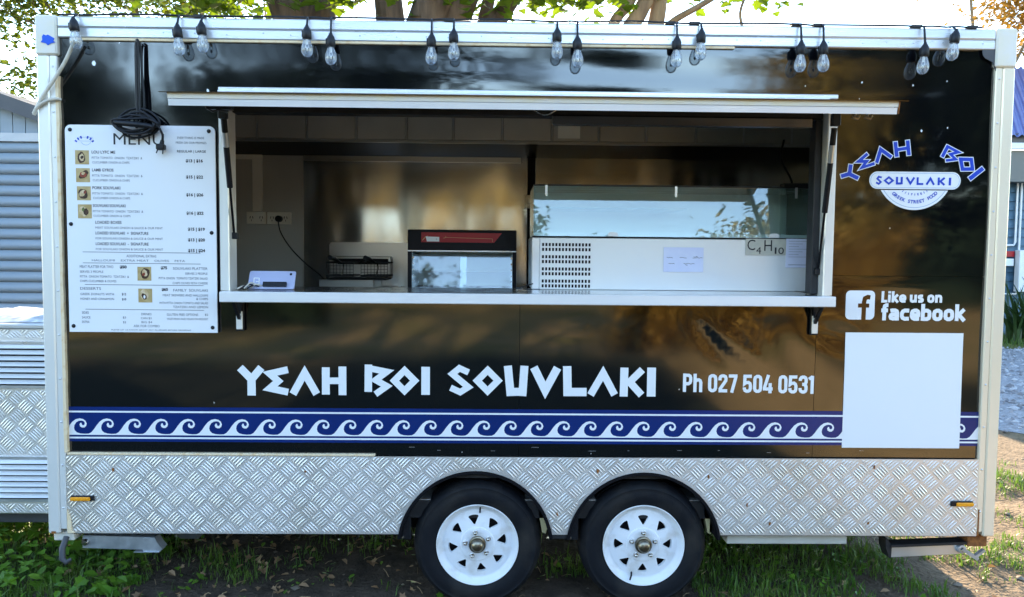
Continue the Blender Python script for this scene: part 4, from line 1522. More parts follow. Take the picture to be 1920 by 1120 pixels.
for py, a, c, pr in ((417, 'LOADED BOXES', 'MEAT SOUVLAKI ONION & SAUCE & OUR MINT', '$15 | $19'), (437, 'LOADED SOUVLAKI  +  SIGNATURE', 'FOR SOUVLAKI ONION & SAUCE & OUR MINT', '$13 | $20'),
                     (457, 'LOADED SOUVLAKI  -  SIGNATURE', 'FOR SOUVLAKI ONION & SAUCE & OUR MINT', '$15 | $24')):
    line(dk, a, 180, 229 if len(a) < 14 else 279, py, 5.5, 0.0003)
    line(gr, c, 180, 306, py + 10, 4.0)
    line(dk, pr, 353, 385, py + 12, 7.5, 0.0008)
line(gr, 'ADDITIONAL EXTRAS', 237, 293, 479.5, 4.8)
line(gr, 'HALLOUMI    EXTRA MEAT    OLIVES    FETA', 172, 347, 488, 3.8)
for side, rows in (('L', ((500, 'MEAT PLATTER FOR TWO', 212), (509.5, 'SERVES 2 PEOPLE', 193), (518.5, 'PITTA  ONION TOMATO  TZATZIKI  &', 241), (527, 'CHIPS CUCUMBER & OLIVES', 217))),
                   ('L', ((541, 'DESSERTS', 188), (551.5, 'GREEK DONUTS WITH', 212), (560.5, 'HONEY AND CINNAMON', 212)))):
    for py, s, xe in rows:
        line(gr, s, 149, xe, py, 5.0 if py in (500, 541) else 4.2)
for py, s, xs_ in ((502, 'SOUVLAKI PLATTER', 324), (511.5, 'SERVES 2 PEOPLE', 347), (520.5, 'PITTA ONION  TOMATO TZATZIKI SALAD', 297), (529.5, 'CHIPS OLIVES FETA CHEESE', 323),
                   (543, 'FAMILY  SOUVLAKI', 324), (552.5, 'MEAT SKEWERS AND HALLOUMI', 304), (559, '& CHIPS', 367), (567, 'WITH PITTA ONION TOMATO AND SALAD', 297), (574.5, 'TZATZIKI AND LEMON', 323)):
    line(gr, s, xs_, 389, py, 4.8 if py in (502, 543) else 4.2)
line(dk, '$50', 224, 237, 500.5, 6.5, 0.001)
line(dk, '$75', 301, 313, 501.5, 6.5, 0.001)
line(dk, '$65', 302, 314, 542, 6.5, 0.001)
line(dk, '$12', 227, 235, 551.5, 5.0, 0.0004)
line(dk, '$10', 227, 235, 561, 5.0, 0.0004)
for px0, px1, py, s in ((151, 164, 586.5, 'SIDES'), (151, 167, 595.5, 'SAUCE'), (151, 165, 604, 'EXTRA'), (228, 234, 595.5, '$3'), (228, 234, 604.5, '$2'), (263, 282, 588.5, 'DRINKS'),
                        (262, 282, 596.5, 'CAN $3'), (263, 283, 604, 'BIG $4'), (248, 297, 611, 'ASK FOR COMBO'), (311, 370, 589, 'GLUTEN FREE OPTIONS'), (383, 389, 589, '$2'), (311, 389, 597.5, 'VEGETARIAN AND VEGAN ON REQUEST')):
    line(gr, s, px0, px1, py, 4.4)
line(gr, 'PLEASE LET US KNOW ABOUT ANY ALLERGIES BEFORE ORDERING', 206, 356, 618.5, 2.4)
for px0, px1, py in ((155, 376, 472.5), (155, 376, 493), (158, 381, 533.5), (158, 381, 580)):
    gr.sheet([(mx(px0), mz(py + .5)), (mx(px1), mz(py + .9)), (mx(px1), mz(py)), (mx(px0), mz(py - .4))], YM)
stuff(dk.build('printed_prices', 'ink', menu, fix=False))
stuff(gr.build('printed_text', 'ink_grey', menu, fix=False))
K['f_tan'] = mat('f_tan', (0.50, 0.38, 0.18), (0.40, 0.28, 0.11), scale=40, rough=0.4)
K['f_brown'] = mat('f_brown', (0.07, 0.028, 0.012), (0.035, 0.014, 0.007), scale=90, rough=0.4)
K['f_red'] = mat('f_red', (0.34, 0.05, 0.02), (0.18, 0.03, 0.012), scale=90, rough=0.4)
K['f_pale'] = mat('f_pale', (0.66, 0.52, 0.34), (0.52, 0.36, 0.18), scale=70, rough=0.4)
K['f_green'] = mat('f_green', (0.12, 0.16, 0.03), (0.06, 0.08, 0.02), scale=90, rough=0.4)
fr_ = random.Random(21)
for px, py, pal in ((158, 297, ('f_brown', 'f_pale', 'f_brown')), (159, 330, ('f_brown', 'f_red', 'f_pale')), (160, 363.5, ('f_brown', 'f_pale', 'f_red')),
                    (161, 397, ('f_pale', 'f_brown', 'f_green')), (270, 512.5, ('f_brown', 'f_pale', 'f_red')), (271, 553.5, ('f_pale', 'f_brown', 'board_white'))):
    pc = B().sheet([(mx(px - 13), mz(py + 13)), (mx(px + 13), mz(py + 13)), (mx(px + 13), mz(py - 13)), (mx(px - 13), mz(py - 13))], YM).build('food_picture', 'f_tan', menu, fix=False)
    for q, mname in enumerate(pal):
        ra = (10.5, 7.0, 3.6)[q]
        ox_, oz_ = fr_.uniform(-1, 1) * (2, 3, 5)[q], fr_.uniform(-1, 1) * (2, 3, 4)[q]
        el, tl = fr_.uniform(.55, .85), fr_.uniform(0, PI)
        pts = []
        for k in range(14):
            t = 2 * PI * k / 14
            u, v = ra * math.cos(t) * fr_.uniform(.85, 1.1), ra * el * math.sin(t) * fr_.uniform(.85, 1.1)
            pts.append((mx(px + max(-12.5, min(12.5, ox_ + u * math.cos(tl) - v * math.sin(tl)))), mz(py + max(-12.5, min(12.5, oz_ + u * math.sin(tl) + v * math.cos(tl))))))
        B().sheet(pts, YM - 0.0003 * (q + 1)).build('picture_patch', mname, pc, fix=False)
# small copy of the badge in the corner of the board
b = B()
for k in range(7):
    t = R(150 - k * 20)
    if k == 3:
        continue
    b.stroke([(mx(163) + .048 * math.cos(t), mz(275) + .044 * math.sin(t)), (mx(163) + .038 * math.cos(t), mz(275) + .032 * math.sin(t))], 0.007, YM)
b.build('small_logo', 'logo_blue', menu, fix=False)
b = B().stroke(rrect(mx(153), mx(179), mz(267), mz(260), 0.006), 0.0012, YM, closed=True)
b.stroke([(mx(166) + .022 * math.cos(R(200 + 14 * k)), mz(266) + .020 * math.sin(R(200 + 14 * k))) for k in range(11)], 0.0014, YM - .0001)
b.build('small_logo_line', 'logo_line', menu, fix=False)

# ------------------------------------------------------------------ string lights
lights = thing('string_lights', 'black festoon string of clear bulbs hung along the trailer roof edge', 'string lights', (0, -0.03, 2.74))
BULBS = [(-2.013, 2.668, -6), (-1.56, 2.646, -4), (-1.455, 2.659, -3), (-0.992, 2.647, 0), (-0.887, 2.614, 0), (-0.442, 2.62, 1), (-0.344, 2.64, 0), (0.115, 2.651, 0),
         (0.205, 2.617, -1), (0.649, 2.623, 1), (0.758, 2.655, 2), (1.206, 2.609, 2), (1.306, 2.611, -1), (1.763, 2.607, 4), (1.900, 2.668, 8)]
skm = B().lathe([(0.004, 0.022), (0.0075, 0.012), (0.0135, 0.0), (0.0165, -0.012), (0.017, -0.040), (0.0155, -0.042), (0.0001, -0.042)], (0, 0, 0), 'z', 16)
skm.box(-0.018, -0.010, -0.006, 0.006, -0.034, -0.006)
skm.v = [(x * 1.2, y * 1.2, z) for x, y, z in skm.v]
sk_me = skm.mesh('bulb_socket', 45)
sk_me.materials.append(K['black_plastic'])
gl_me = B().lathe([(0.013, -0.040), (0.0150, -0.047), (0.0195, -0.060), (0.0240, -0.074), (0.0260, -0.087), (0.0250, -0.099), (0.0195, -0.111), (0.0105, -0.1185), (0.0001, -0.120)], (0, 0, 0), 'z', 20).mesh('bulb_glass', 60)
fix_normals(gl_me)
gl_me.materials.append(K['bulb'])
fm = B().tube([(-0.004, 0, -0.045), (-0.006, 0, -0.078), (0, 0, -0.088), (0.006, 0, -0.078), (0.004, 0, -0.045)], 0.0011, 5)
fm.tube([(0, 0, -0.043), (0, 0, -0.066)], [0.006, 0.0035], 8)
fm.lathe([(0.0001, -0.078), (0.005, -0.084), (0.006, -0.090), (0.0001, -0.096)], (0, 0, 0), 'z', 8)
fl_me = fm.mesh('filament', 60)
fl_me.materials.append(K['filament'])
YC = -0.036
cable = B()
prev = None
for (x, z, tilt) in BULBS:
    # lead down from the roof edge to the socket
    top = Vector((x - math.sin(R(tilt)) * 0.03, -0.014, 2.7055))
    lead = B().tube([top + Vector((0.0, 0.02, 0.002)), top, (x - math.sin(R(tilt)) * 0.02, -0.028, 2.694), (x, YC, z + 0.018)], [0.0045, 0.0045, 0.0045, 0.005], 6)
    so = link('bulb_socket', sk_me, lights, (x, YC, z))
    so.rotation_euler = (0, R(tilt), 0)
    for nm, me in (('bulb_glass', gl_me), ('filament', fl_me)):
        o = link(nm, me, None)
        o.parent = so
    lo = lead.build('bulb_lead', 'black_plastic', lights, smooth=60)
xs2 = [-2.10] + [q[0] for q in BULBS] + [2.04]
pts = []
for a, c in zip(xs2, xs2[1:]):
    for k in range(6):
        t = k / 6
        pts.append((a + (c - a) * t, -0.004 + 0.006 * math.sin(9 * a + 5 * t), 2.7065 + 0.004 * math.sin(PI * t) * (1 if c - a > .2 else 0.2)))
pts.append((2.04, 0.0, 2.7065))
B().tube(pts, 0.0045, 6).build('main_cable', 'black_plastic', lights, smooth=60)
b = B()
for x in (1.20, 1.30, 1.745, 0.74, 0.63, 2.0, -0.36, -1.47):
    b.box(x - 0.03, x + 0.015, -0.012, 0.014, 2.7005, 2.7125)
stuff(b.build('cable_clips', 'dark', lights))

# ------------------------------------------------------------------ loose things fixed to the trailer front
cord = thing('extension_cord', 'coiled black extension cord with plug hanging over the menu board', 'extension cord', (-1.742, -0.02, 2.20))
b = B()
hk = Vector((-1.742, -0.012, 2.588))
B().tube([(hk.x, 0.01, hk.z), (hk.x, -0.03, hk.z - 0.002), (hk.x, -0.032, hk.z + 0.006)], 0.004, 6).build('hook', 'alu', cord, smooth=60)
for x0, x1, y in ((-0.016, -0.030, -0.014), (-0.008, -0.012, -0.024), (0.008, 0.012, -0.014), (0.016, 0.030, -0.024)):
    pass
def strand(pts, r=0.0052):
    return B().tube(pts, r, 7)
def catm(P, n=8):
    P = [Vector(p) for p in P]
    Q = [P[0]] + P + [P[-1]]
    out = []
    for i in range(1, len(Q) - 2):
        for k in range(n):
            t = k / n
            a, b_, c, d = Q[i - 1], Q[i], Q[i + 1], Q[i + 2]
            out.append(0.5 * ((2 * b_) + (c - a) * t + (2 * a - 5 * b_ + 4 * c - d) * t * t + (3 * b_ - a - 3 * c + d) * t ** 3))
    out.append(P[-1])
    return out
strand(catm([(-1.757, -0.014, 2.21), (-1.756, -0.013, 2.40), (-1.755, -0.013, 2.555), (-1.748, -0.018, 2.592), (-1.739, -0.022, 2.592), (-1.732, -0.014, 2.555), (-1.729, -0.013, 2.45), (-1.722, -0.014, 2.36), (-1.720, -0.014, 2.21)])).build('cord_loop', 'black_plastic', cord, smooth=60)
strand(catm([(-1.748, -0.025, 2.22), (-1.747, -0.024, 2.42), (-1.745, -0.026, 2.57), (-1.741, -0.030, 2.592), (-1.737, -0.026, 2.57), (-1.737, -0.024, 2.40), (-1.735, -0.024, 2.22)])).build('cord_loop', 'black_plastic', cord, smooth=60)
rn = random.Random(5)
for k in range(6):
    cx0, cz0 = -1.742 + rn.uniform(-.014, .012), 2.236 + rn.uniform(-.012, .010)
    rx, rz = 0.084 + rn.uniform(-.016, .016), 0.040 + rn.uniform(-.012, .016)
    ph = rn.uniform(0, 6)
    pts = [(cx0 + rx * math.cos(t * PI / 16), -0.026 - 0.006 * k + 0.006 * math.sin(t * PI / 8 + ph), cz0 + rz * math.sin(t * PI / 16) * (1.15 if t > 16 else 0.85) + 0.010 * math.sin(t * PI / 16 * 2 + ph)) for t in range(33)]
    strand(pts).build('cord_coil', 'black_plastic', cord, smooth=60)
strand(catm([(-1.832, -0.052, 2.228), (-1.76, -0.060, 2.221), (-1.70, -0.058, 2.215), (-1.672, -0.05, 2.210)]), 0.013).build('cord_wrap', 'black_plastic', cord, smooth=60)
strand(catm([(-1.73, -0.05, 2.285), (-1.69, -0.055, 2.262), (-1.650, -0.052, 2.222), (-1.630, -0.045, 2.18), (-1.634, -0.038, 2.150)])).build('cord_tail', 'black_plastic', cord, smooth=60)
b = B().tube([(-1.634, -0.036, 2.155), (-1.638, -0.036, 2.135)], [0.008, 0.011], 10)
b.box(-1.660, -1.622, -0.050, -0.022, 2.112, 2.138, 0.005)
b.bar((-1.655, -0.036, 2.116), (-1.662, -0.036, 2.098), 0.006, 0.003)
b.bar((-1.632, -0.036, 2.114), (-1.634, -0.036, 2.094), 0.006, 0.003)
b.build('plug', 'black_plastic', cord, smooth=40)

wc = thing('white_cable', 'off-white cable wrapped round the upper left corner post', 'cable', (-2.16, -0.02, 2.30))
B().tube(catm([(-2.015, -0.030, 2.585), (-2.06, -0.022, 2.50), (-2.12, -0.018, 2.41), (-2.17, -0.016, 2.34), (-2.212, -0.010, 2.27)]), 0.008, 8).build('strand', 'cable_white', wc, smooth=60)
B().tube(catm([(-2.212, -0.008, 2.265), (-2.19, -0.015, 2.30), (-2.15, -0.016, 2.325), (-2.112, -0.012, 2.335), (-2.10, 0.004, 2.335)]), 0.0075, 8).build('strand', 'cable_white', wc, smooth=60)

tp = B().prism([(-2.166, 2.606), (-2.160, 2.617), (-2.148, 2.612), (-2.140, 2.616), (-2.1305, 2.611), (-2.112, 2.600), (-2.118, 2.590), (-2.108, 2.583),
                (-2.128, 2.578), (-2.142, 2.570), (-2.150, 2.578), (-2.172, 2.583), (-2.165, 2.592)], -0.0125, -0.0095)
tag(tp.build('tape_scrap', 'tape_blue', None), 'torn scrap of bright blue tape on the upper left corner cap', 'tape')

# ------------------------------------------------------------------ kitchen things
# chilled display case on the counter
fx0, fx1, fy0, fy1, fz0 = 0.027, 1.462, 0.325, 0.80, 1.4905
fr = thing('display_fridge', 'white countertop display fridge with vented base and sloping glass front', 'fridge', (0.75, 0.5, fz0))
b = B().box(fx0 + 0.04, fx1 - 0.045, fy0 + 0.001, fy1, fz0, 1.748, 0.003)
b.build('base_cabinet', 'fridge_white', fr, smooth=30)
B().box(fx0, fx0 + 0.0395, fy0 - 0.002, fy1, fz0, 1.750, 0.004).build('side_trim', 'alu', fr, smooth=30)
B().box(fx1 - 0.0445, fx1, fy0 - 0.002, fy1, fz0, 1.750, 0.004).build('side_trim', 'alu', fr, smooth=30)
b = B()
for grp in range(4):
    for rw in range(2):
        for k in range(15):
            x = 0.078 + k * 0.01655
            z = 1.7215 - grp * 0.0605 - rw * 0.024
            b.box(x, x + 0.0098, fy0 - 0.0005, fy0 + 0.0008, z - 0.0155, z)
stuff(b.build('vent_slots', 'deep_black', fr))
lean = 0.03
ZG0, ZG1 = 1.757, 2.006
gp = B().add([(fx0 + .008, fy0 - .001, ZG0), (fx1 - .028, fy0 - .001, ZG0), (fx1 - .028, fy0 + lean, ZG1), (fx0 + .008, fy0 + lean, ZG1),
              (fx0 + .008, fy0 + .005, ZG0), (fx1 - .028, fy0 + .005, ZG0), (fx1 - .028, fy0 + lean + .006, ZG1), (fx0 + .008, fy0 + lean + .006, ZG1)],
             [(0, 1, 2, 3), (7, 6, 5, 4), (0, 3, 7, 4), (1, 5, 6, 2), (3, 2, 6, 7), (0, 4, 5, 1)])
gp.build('front_glass', 'glass', fr)
B().box(fx0 + .006, fx1 - .026, fy0 - 0.002, fy1, 1.7505, 1.7565).build('glass_channel', 'deep_black', fr)
B().box(fx0 + .005, fx1 - .024, fy0 + lean - .003, fy0 + lean + .012, ZG1 + .0005, ZG1 + .009).build('top_edge', 'black_plastic', fr)
B().box(fx0 + .008, fx1 - .028, fy0 + lean + .013, fy1, ZG1 + .001, ZG1 + .007).build('glass_roof', 'glass', fr)
for x in (fx0 + .008, fx1 - .034):
    B().box(x, x + 0.006, fy0 + lean + .007, fy1 - .02, ZG0, ZG1).build('side_glass', 'glass', fr)
B().box(fx0 + .008, fx1 - .028, fy1 - .019, fy1, ZG0, ZG1).build('back_door', 'fridge_in', fr)
B().box(fx0 + .012, fx1 - .032, fy0 + .06, fy1 - .02, 1.757, 1.775).build('inner_floor', 'fridge_in', fr)
b = B().box(fx0 + .10, fx0 + .80, fy0 + .12, fy1 - .05, 1.90, 1.906)
b.build('shelf', 'glass', fr)
for x in (fx0 + .07, fx0 + .72, fx1 - .11):
    B().box(x - .006, x + .006, fy0 + lean - .006, fy0 + lean - .0035, ZG1 - .05, ZG1 + .004).build('glass_clip', 'alu', fr)
for x in (0.43, 1.235):
    b = B().prism([(x - .026, 1.758), (x + .026, 1.758), (x + .024, 1.772), (x + .014, 1.779), (x - .014, 1.779), (x - .024, 1.772)], fy0 - .006, fy0 - .0018)
    b.build('glass_foot', 'lip_white', fr)
B().box(1.30, 1.46, fy0 + .06, fy0 + .12, ZG1 + .008, ZG1 + .03, 0.004).build('lamp_bar', 'black_plastic', fr, smooth=30)

b = B().box(0.685, 0.884, fy0 - 0.0035, fy0 - 0.0012, 1.583, 1.706)
nt = b.build('notice_paper', 'paper', None)
tag(nt, 'pale lilac notice sheet taped to the middle of the white fridge front', 'paper')
b = B()
for (x0, z, w_) in ((0.70, 1.654, .03), (0.765, 1.654, .035), (0.83, 1.655, .05), (0.71, 1.625, .03), (0.785, 1.625, .055), (0.835, 1.66, .02), (0.795, 1.618, .01)):
    pts = [(x0 + w_ * i / 6, z + rn.uniform(-.002, .002)) for i in range(7)]
    b.stroke(pts, 0.0018, fy0 - 0.0039)
b.build('handwriting', 'ink', nt, fix=False)
b = B().box(1.297, 1.417, fy0 - 0.0058, fy0 - 0.0035, 1.610, 1.754)
nt = b.build('notice_paper', 'paper', None)
tag(nt, 'white form sheet beside the C4H10 sign at the fridge right end', 'paper')
b = B()
for k in range(7):
    b.sheet([(1.31, 1.742 - k * .013), (1.40 - (k % 3) * .02, 1.742 - k * .013), (1.40 - (k % 3) * .02, 1.7408 - k * .013), (1.31, 1.7408 - k * .013)], fy0 - .0061)
b.sheet([(1.31, 1.625), (1.405, 1.625), (1.405, 1.6225), (1.31, 1.6225)], fy0 - .0061)
b.build('printed_lines', 'ink_grey', nt, fix=False)
b = B().box(1.094, 1.2955, fy0 - 0.0055, fy0 - 0.0035, 1.671, 1.752)
fs = tag(b.build('formula_sign', 'sign_beige', None), 'beige sign with the formula C4H10 on the fridge front', 'sign')
b = B()
for s, x0, x1, z0, z1 in (('C', 1.102, 1.142, 1.695, 1.748), ('4', 1.147, 1.172, 1.678, 1.712), ('H', 1.187, 1.226, 1.692, 1.746), ('1', 1.240, 1.249, 1.678, 1.710), ('0', 1.258, 1.286, 1.677, 1.710)):
    t = fit(text(B(), s, 0.05, 0, 0, fy0 - .0059), x0, x1, z0, z1)
    b.add(t.v, t.f)
b.build('lettering', 'ink', fs, fix=False)

pp = tag(B().box(0.213, 0.347, 1.1945, 1.1975, 2.366, 2.453).build('notice_paper', 'paper_white', None), 'cream card stuck on the dark hood panels above the hatch', 'paper')

# pie warmer
px0, px1, py0, py1, pz0, pz1 = -0.658, -0.037, 0.90, 1.28, 1.445, 1.800
pw = thing('pie_warmer', 'black glass-fronted food warmer with a red header strip', 'food warmer', (-0.35, 1.1, pz0))
b = B().box(px0, px1, py0, py1, 1.679, pz1, 0.004)
b.build('header', 'pie_black', pw, smooth=30)
B().box(px0, px0 + .022, py0 + .001, py1, pz0 + .021, 1.6785).build('side_frame', 'pie_black', pw)
B().box(px1 - .022, px1, py0 + .001, py1, pz0 + .021, 1.6785).build('side_frame', 'pie_black', pw)
B().box(px0, px1, py0 - .001, py1, pz0, pz0 + .0205, 0.003).build('base', 'pie_black', pw, smooth=30)
B().box(px0 + .0225, px1 - .0225, py1 - .012, py1 - .001, pz0 + .021, 1.6785).build('back_panel', 'pie_in', pw)
B().box(px0 + .0225, px0 + .0245, py0 + .03, py1 - .013, pz0 + .021, 1.6785).build('side_lining', 'pie_in', pw)
B().box(px1 - .0245, px1 - .0225, py0 + .03, py1 - .013, pz0 + .021, 1.6785).build('side_lining', 'pie_in', pw)
B().box(px0 + .001, px1 - .001, py0 - .003, py0 - .0005, 1.675, 1.682).build('trim_strip', 'alu', pw)
for xa, xb, ya in ((px0 + .023, (px0 + px1) / 2 + .025, py0 + .004), ((px0 + px1) / 2 - .012, px1 - .023, py0 + .012)):
    za_, zb_2, ln = pz0 + .021, 1.6745, 0.040
    B().add([(xa, ya, za_), (xb, ya, za_), (xb, ya + ln, zb_2), (xa, ya + ln, zb_2), (xa, ya + .004, za_), (xb, ya + .004, za_), (xb, ya + ln + .004, zb_2), (xa, ya + ln + .004, zb_2)],
            [(0, 1, 2, 3), (7, 6, 5, 4), (0, 3, 7, 4), (1, 5, 6, 2), (3, 2, 6, 7), (0, 4, 5, 1)]).build('sliding_door', 'glass_pie', pw)
for z in (1.56,):
    B().box(px0 + .026, px1 - .026, py0 + .07, py1 - .02, z, z + .003).build('shelf', 'glass_pie', pw)
b = B()
for z in (1.50, 1.53, 1.565, 1.60, 1.635):
    b.box(px0 + .0246, px0 + .032, py0 + .035, py0 + .045, z, z + .010)
    b.box(px1 - .032, px1 - .0246, py0 + .035, py0 + .045, z, z + .010)
stuff(b.build('shelf_pegs', 'chrome', pw))
hd = B().prism([(-0.580, 1.728), (-0.165, 1.728), (-0.122, 1.782), (-0.580, 1.784)], py0 - .003, py0 - .0005).build('header_label', 'red', pw)
B().prism([(-0.548, 1.732), (-0.478, 1.732), (-0.478, 1.758), (-0.555, 1.760)], py0 - .0045, py0 - .0031).build('label_patch', 'lip_white', hd)
b = B().stroke([(-0.574, 1.738), (-0.556, 1.758), (-0.542, 1.764)], 0.003, py0 - .0040)
b.stroke([(-0.455, 1.752), (-0.443, 1.754), (-0.440, 1.762)], 0.002, py0 - .0038)
b.stroke([(-0.440, 1.756), (-0.175, 1.750), (-0.175, 1.732)], 0.0016, py0 - .0036)
b.build('label_mark', 'gold', hd, fix=False)
b = B()
text(b, 's', 0.014, -0.496, 1.742, py0 - .005)
b.build('label_letter', 'ink', hd, fix=False)

# deep fryer by the back wall
fy = thing('deep_fryer', 'stainless deep fryer with two baskets below the splashback', 'fryer', (-1.02, 1.6, 0.50))
B().box(-1.262, -0.80, 1.40, 1.80, 0.5005, 1.440, 0.004).build('cabinet', 'steel_plain', fy, smooth=30)
b = B().box(-1.275, -0.93, 1.385, 1.40, 1.4405, 1.492, 0.003).box(-1.262, -0.94, 1.401, 1.78, 1.4405, 1.488)
b.build('top_deck', 'steel_plain', fy, smooth=30)
b = B()
poly = rrect(-1.30, -0.755, 1.30, 1.735, 0.022)
b.prism(poly, 1.80, 1.83)
b.build('backsplash', 'steel_plain', fy, smooth=30)
B().box(-0.7545, -0.735, 1.79, 1.84, 1.30, 1.725, 0.003).build('edge_trim', 'black_plastic', fy, smooth=30)
B().box(-1.24, -0.86, 1.44, 1.70, 1.4885, 1.500, 0.004).build('oil_tank', 'dark', fy, smooth=30)
B().box(-1.245, -0.865, 1.715, 1.795, 1.489, 1.640, 0.006).build('element_head', 'steel_plain', fy, smooth=30)
B().box(-1.225, -0.885, 1.708, 1.7145, 1.585, 1.625).build('control_strip', 'deep_black', fy)
for x in (-1.16, -0.94):
    bk = bpy.data.objects.new('fry_basket', None)
    col.objects.link(bk)
    bk.parent = fy
    bk.location = -fy.location
    b = B()
    x0, x1, ya, yb, za_, zb_2 = x - .085, x + .085, 1.47, 1.70, 1.515, 1.600
    for z in (za_, zb_2):
        b.tube([(x0, ya, z), (x1, ya, z), (x1, yb, z), (x0, yb, z), (x0, ya, z)], 0.006, 5)
    for k in range(9):
        t = k / 8
        b.tube([(x0 + (x1 - x0) * t, ya, zb_2), (x0 + (x1 - x0) * t, ya, za_), (x0 + (x1 - x0) * t, yb, za_)], 0.0018, 4)
    for k in range(4):
        z = za_ + (zb_2 - za_) * k / 4
        b.tube([(x0, ya, z), (x1, ya, z)], 0.0018, 4)
    b.build('wire_cage', 'dark', bk)
    B().tube([(x, ya, 1.600), (x - .02, ya - .08, 1.625), (x - .03, ya - .16, 1.632)], [0.010, 0.013, 0.016], 8).build('handle', 'black_plastic', bk, smooth=60)
    B().tube([(x + .02, ya, 1.60), (x + .03, ya - .04, 1.565), (x + .02, ya - .05, 1.52)], 0.004, 6).build('hanger', 'chrome', bk, smooth=60)

# tablet seen from behind on the counter
tb = thing('tablet', 'grey tablet on a black stand leaning on the left end of the counter', 'tablet', (-1.19, 0.08, 1.4905))
c = Vector((-1.190, 0.085, 1.533))
ax_ = Vector((1, 0, 0))
up_ = Vector((0.0, 0.55, 1)).normalized()
nr_ = ax_.cross(up_)
b = B()
hw_, hh_ = 0.107, 0.046
cr = []
for px, pz in rrect(-hw_, hw_, -hh_, hh_, 0.009):
    cr.append((px, pz))
n = len(cr)
o = len(b.v)
for dn_ in (-0.004, 0.004):
    for px, pz in cr:
        b.v.append(tuple(c + ax_ * px + up_ * pz + nr_ * dn_))
b.f.append(tuple(range(n)))
b.f.append(tuple(range(2 * n - 1, n - 1, -1)))
for k in range(n):
    b.f.append((k, (k + 1) % n, n + (k + 1) % n, n + k))
b.build('body', 'tablet', tb)
front = -nr_ if nr_.y > 0 else nr_
b = B().obox(c + ax_ * 0.018 + up_ * -0.026 + front * 0.010, ax_, up_, nr_, 0.054, 0.011, 0.006)
b.build('stand', 'black_plastic', tb)
b = B().obox(c + ax_ * 0.085 + up_ * 0.030 + front * 0.0046, ax_, up_, nr_, 0.005, 0.005, 0.0012)
b.build('camera_lens', 'deep_black', tb)
lg_ = B()
for (u0, v0, u1, v1) in ((-.083, .008, -.060, .008), (-.083, .008, -.080, -.030), (-.060, .008, -.055, -.030), (-.080, -.030, -.055, -.030), (-.072, -.010, -.060, -.010)):
    p0 = c + ax_ * u0 + up_ * v0 + front * 0.005
    p1 = c + ax_ * u1 + up_ * v1 + front * 0.005
    lg_.tube([p0, p1], 0.0028, 5)
lg_.build('emblem', 'vinyl_white', tb)

sc = thing('cable_bundle', 'tangle of thin white and dark wires at the left end of the counter', 'wires', (-1.31, 0.06, 1.49))
for k in range(5):
    x = -1.33 + 0.012 * k
    B().tube(catm([(x, 0.02 + .01 * k, 1.496), (x + .03, 0.05, 1.51 + .006 * (k % 3)), (x + .06, 0.09, 1.497), (x + .02, 0.13, 1.502), (x - .01, 0.10, 1.496)]), 0.0035, 6).build('wire', ('cable_white', 'black_plastic')[k % 2], sc, smooth=60)

tg = thing('tongs', 'black tongs lying open on the counter beside the fridge', 'tongs', (0.0, 0.2, 1.4905))
B().bar((-0.045, 0.22, 1.500), (0.03, 0.21, 1.523), 0.008, 0.006).build('arm', 'black_plastic', tg)
B().bar((-0.045, 0.22, 1.499), (0.025, 0.19, 1.4945), 0.008, 0.005).build('arm', 'black_plastic', tg)
B().lathe([(0.0001, -.006), (.006, -.005), (.006, .005), (.0001, .006)], (-0.046, 0.22, 1.4995), 'y', 10).build('pivot', 'black_plastic', tg)

ld = thing('power_lead', 'thin black power lead running from the wall socket down to the fryer', 'power lead', (-1.5, 1.8, 1.6))
B().tube([(-1.664, YB - 0.036, 1.893), (-1.664, YB - 0.075, 1.893)], 0.022, 14).build('plug', 'black_plastic', ld, smooth=40)
B().tube(catm([(-1.664, YB - .070, 1.875), (-1.64, 1.83, 1.80), (-1.56, 1.76, 1.70), (-1.44, 1.66, 1.60), (-1.31, 1.50, 1.53), (-1.25, 1.41, 1.495)]), 0.0045, 6).build('flex', 'black_plastic', ld, smooth=60)
ld = thing('hanging_lead', 'black lead hanging beside the right hand jamb behind the fridge', 'power lead', (1.42, 0.9, 1.9))
B().tube(catm([(1.50, 0.95, 2.335), (1.47, 0.9, 2.22), (1.51, 0.85, 2.10), (1.52, 0.82, 2.0)]), 0.006, 6).build('flex', 'black_plastic', ld, smooth=60)
B().tube(catm([(1.475, 0.5, 1.95), (1.455, 0.45, 1.86), (1.48, 0.45, 1.76), (1.50, 0.5, 1.70)]), 0.006, 6).build('flex', 'black_plastic', ld, smooth=60)

# crumpled sheet on the drawbar box
b = B()
n1, n2 = 26, 12
for j in range(n2):
    for i in range(n1):
        x = -3.3 + 1.04 * i / (n1 - 1)
        y = 0.52 + 0.7 * j / (n2 - 1)
        e = min(i, n1 - 1 - i, 3) / 3 * min(j, n2 - 1 - j, 2) / 2
        b.v.append((x + .02 * fbm(x, y, 6), y + .02 * fbm(y, x, 5), 1.2865 + e * (0.022 + 0.03 * abs(fbm(x * 2, y * 2, 3.1)))))
for j in range(n2 - 1):
    for i in range(n1 - 1):
        a = j * n1 + i
        b.f.append((a, a + 1, a + n1 + 1, a + n1))
tag(b.build('plastic_sheet', 'tarp_white', None, smooth=40), 'crumpled white plastic sheet on top of the drawbar box', 'sheet')

